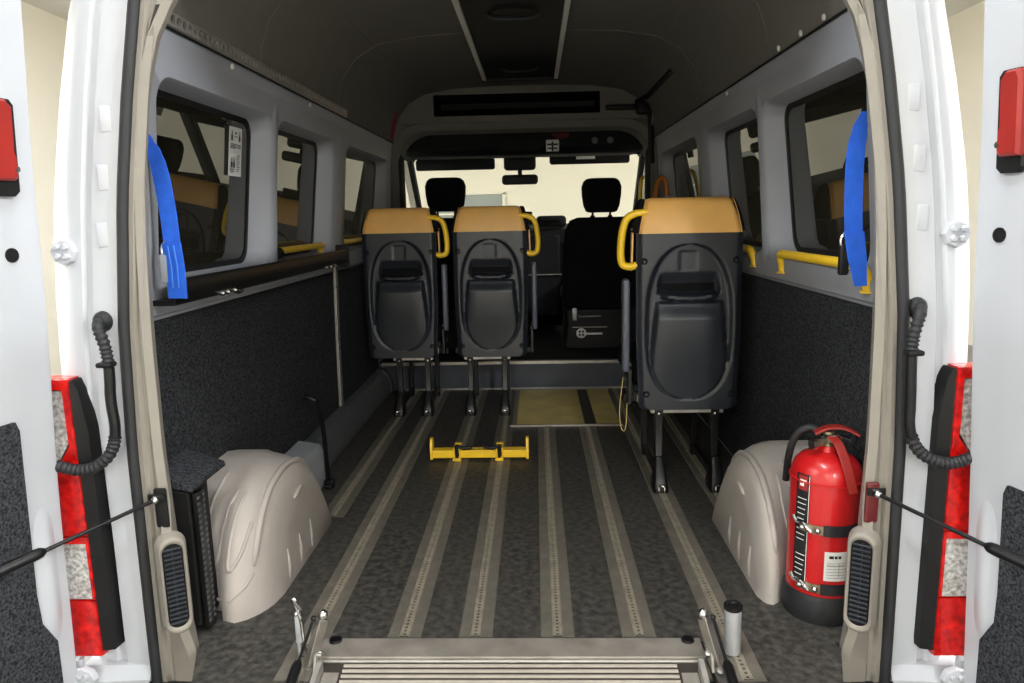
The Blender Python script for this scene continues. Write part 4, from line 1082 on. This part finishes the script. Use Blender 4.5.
# seat box behind, floor clutter: dark block beside passenger base
# mirror, visors, overhead shelf
t = thing('rear_mirror', 'black interior mirror hanging at the centre of the windscreen', 'mirror', (-.045, 3.98, 1.33))
MB().rbox((-.045, 3.97, 1.275), (.275, .035, .075), .026, 'y').build('mirror_head', DEEPBLK, t)
MB().cyl((-.045, 3.99, 1.29), (-.045, 4.02, 1.40), .016).build('stem', DEEPBLK, t)
MB().rbox((-.045, 4.0, 1.405), (.245, .06, .12), .03, 'y').build('sensor_housing', DEEPBLK, t)
for sx, xx, z, lab in ((-1, -.53, 1.395, 'black sun visor folded above the left half of the windscreen'), (1, .48, 1.432, 'black sun visor with a pale label above the right half of the windscreen')):
    t = thing('sun_visor', lab, 'sun visor', (xx, 3.9, z))
    MB().rbox((xx, 3.93, z), (.60, .025, .085 if sx < 0 else .11), .02, 'y').build('flap', DASH, t)
    MB().cyl((xx - .30, 3.94, z + .05), (xx + .30, 3.94, z + .05), .008).build('hinge_rod', DEEPBLK, t)
    if sx > 0: MB().box((xx - .03, 3.914, z - .01), (.14, .003, .022)).build('visor_label', LABELW, t)
t = thing('overhead_shelf', 'dark overhead shelf across the cab above the windscreen', 'shelf', (0, 3.3, 1.42))
b = MB(); b.prism([(3.20, 1.57), (3.20, 1.44), (3.26, 1.405), (3.75, 1.42), (3.85, 1.47), (3.85, 1.57)], -.78, .78, 'x'); b.build('shelf_body', DASH, t, bevel=.015)
MB().rbox((-.03, 3.20, 1.47), (.26, .04, .12), .02, 'y').build('centre_pod', DASH, t)
for x in (.46, .56):
    MB().lathe((x, 3.202, 1.475), [(.022, 0), (.020, .006), (.0001, .008)], (0, -1, 0), 14).build('lamp_button', DUCT, t)
t = thing('first_aid_tag', 'small white tag with black marks below a red cap under the cab arch', 'tag', (.19, 3.17, 1.42))
b = MB(); b.rbox((.185, 3.165, 1.445), (.085, .02, .075), .008, 'y'); b.build('tag', LABELW, t)
b = MB(); b.box((.185, 3.153, 1.452), (.07, .002, .012)); b.box((.185, 3.153, 1.428), (.06, .002, .010)); b.box((.185, 3.152, 1.44), (.012, .002, .06)); b.build('marks', INK, t)
b = MB(); b.ball((.24, 3.165, 1.512), (.06, .03, .026)); b.build('red_cap', mat('dark_red_cap', rgb(84, 22, 20), .7, vary=.08), t)
# yellow and orange handles on the right door pillar
t = thing('grab_bar', 'yellow upright handle on the right cab pillar', 'grab handle', (.77, 3.06, 1.05))
MB().tube(chaikin([(.752, 3.06, 1.03), (.735, 3.04, 1.06), (.735, 3.04, 1.20), (.752, 3.06, 1.23)], 2), .013, 10).build('grip', YELLOW, t)
t = thing('entry_bar', 'dull orange curved handle by the right sliding door edge', 'handle', (.80, 2.6, 1.1))
MB().tube(chaikin([(.74, 2.55, .95), (.745, 2.55, 1.10), (.765, 2.55, 1.19), (.80, 2.55, 1.20), (.815, 2.55, 1.10)], 3), .016, 10).build('grip', mat('dull_orange', rgb(176, 104, 30), .45, vary=.06), t)

# ------------------------------------------------------------------ world and view
w = bpy.data.worlds.new('world'); bpy.context.scene.world = w; w.use_nodes = True
w.node_tree.nodes['Background'].inputs['Color'].default_value = (1, .97, .92, 1); w.node_tree.nodes['Background'].inputs['Strength'].default_value = .05
vs = bpy.context.scene.view_settings
vs.view_transform = 'Standard'; vs.look = 'None'; vs.gamma = 1; vs.use_curve_mapping = False; vs.exposure = 0
cy = bpy.context.scene.cycles
cy.max_bounces = 8; cy.transparent_max_bounces = 12; cy.use_denoising = True
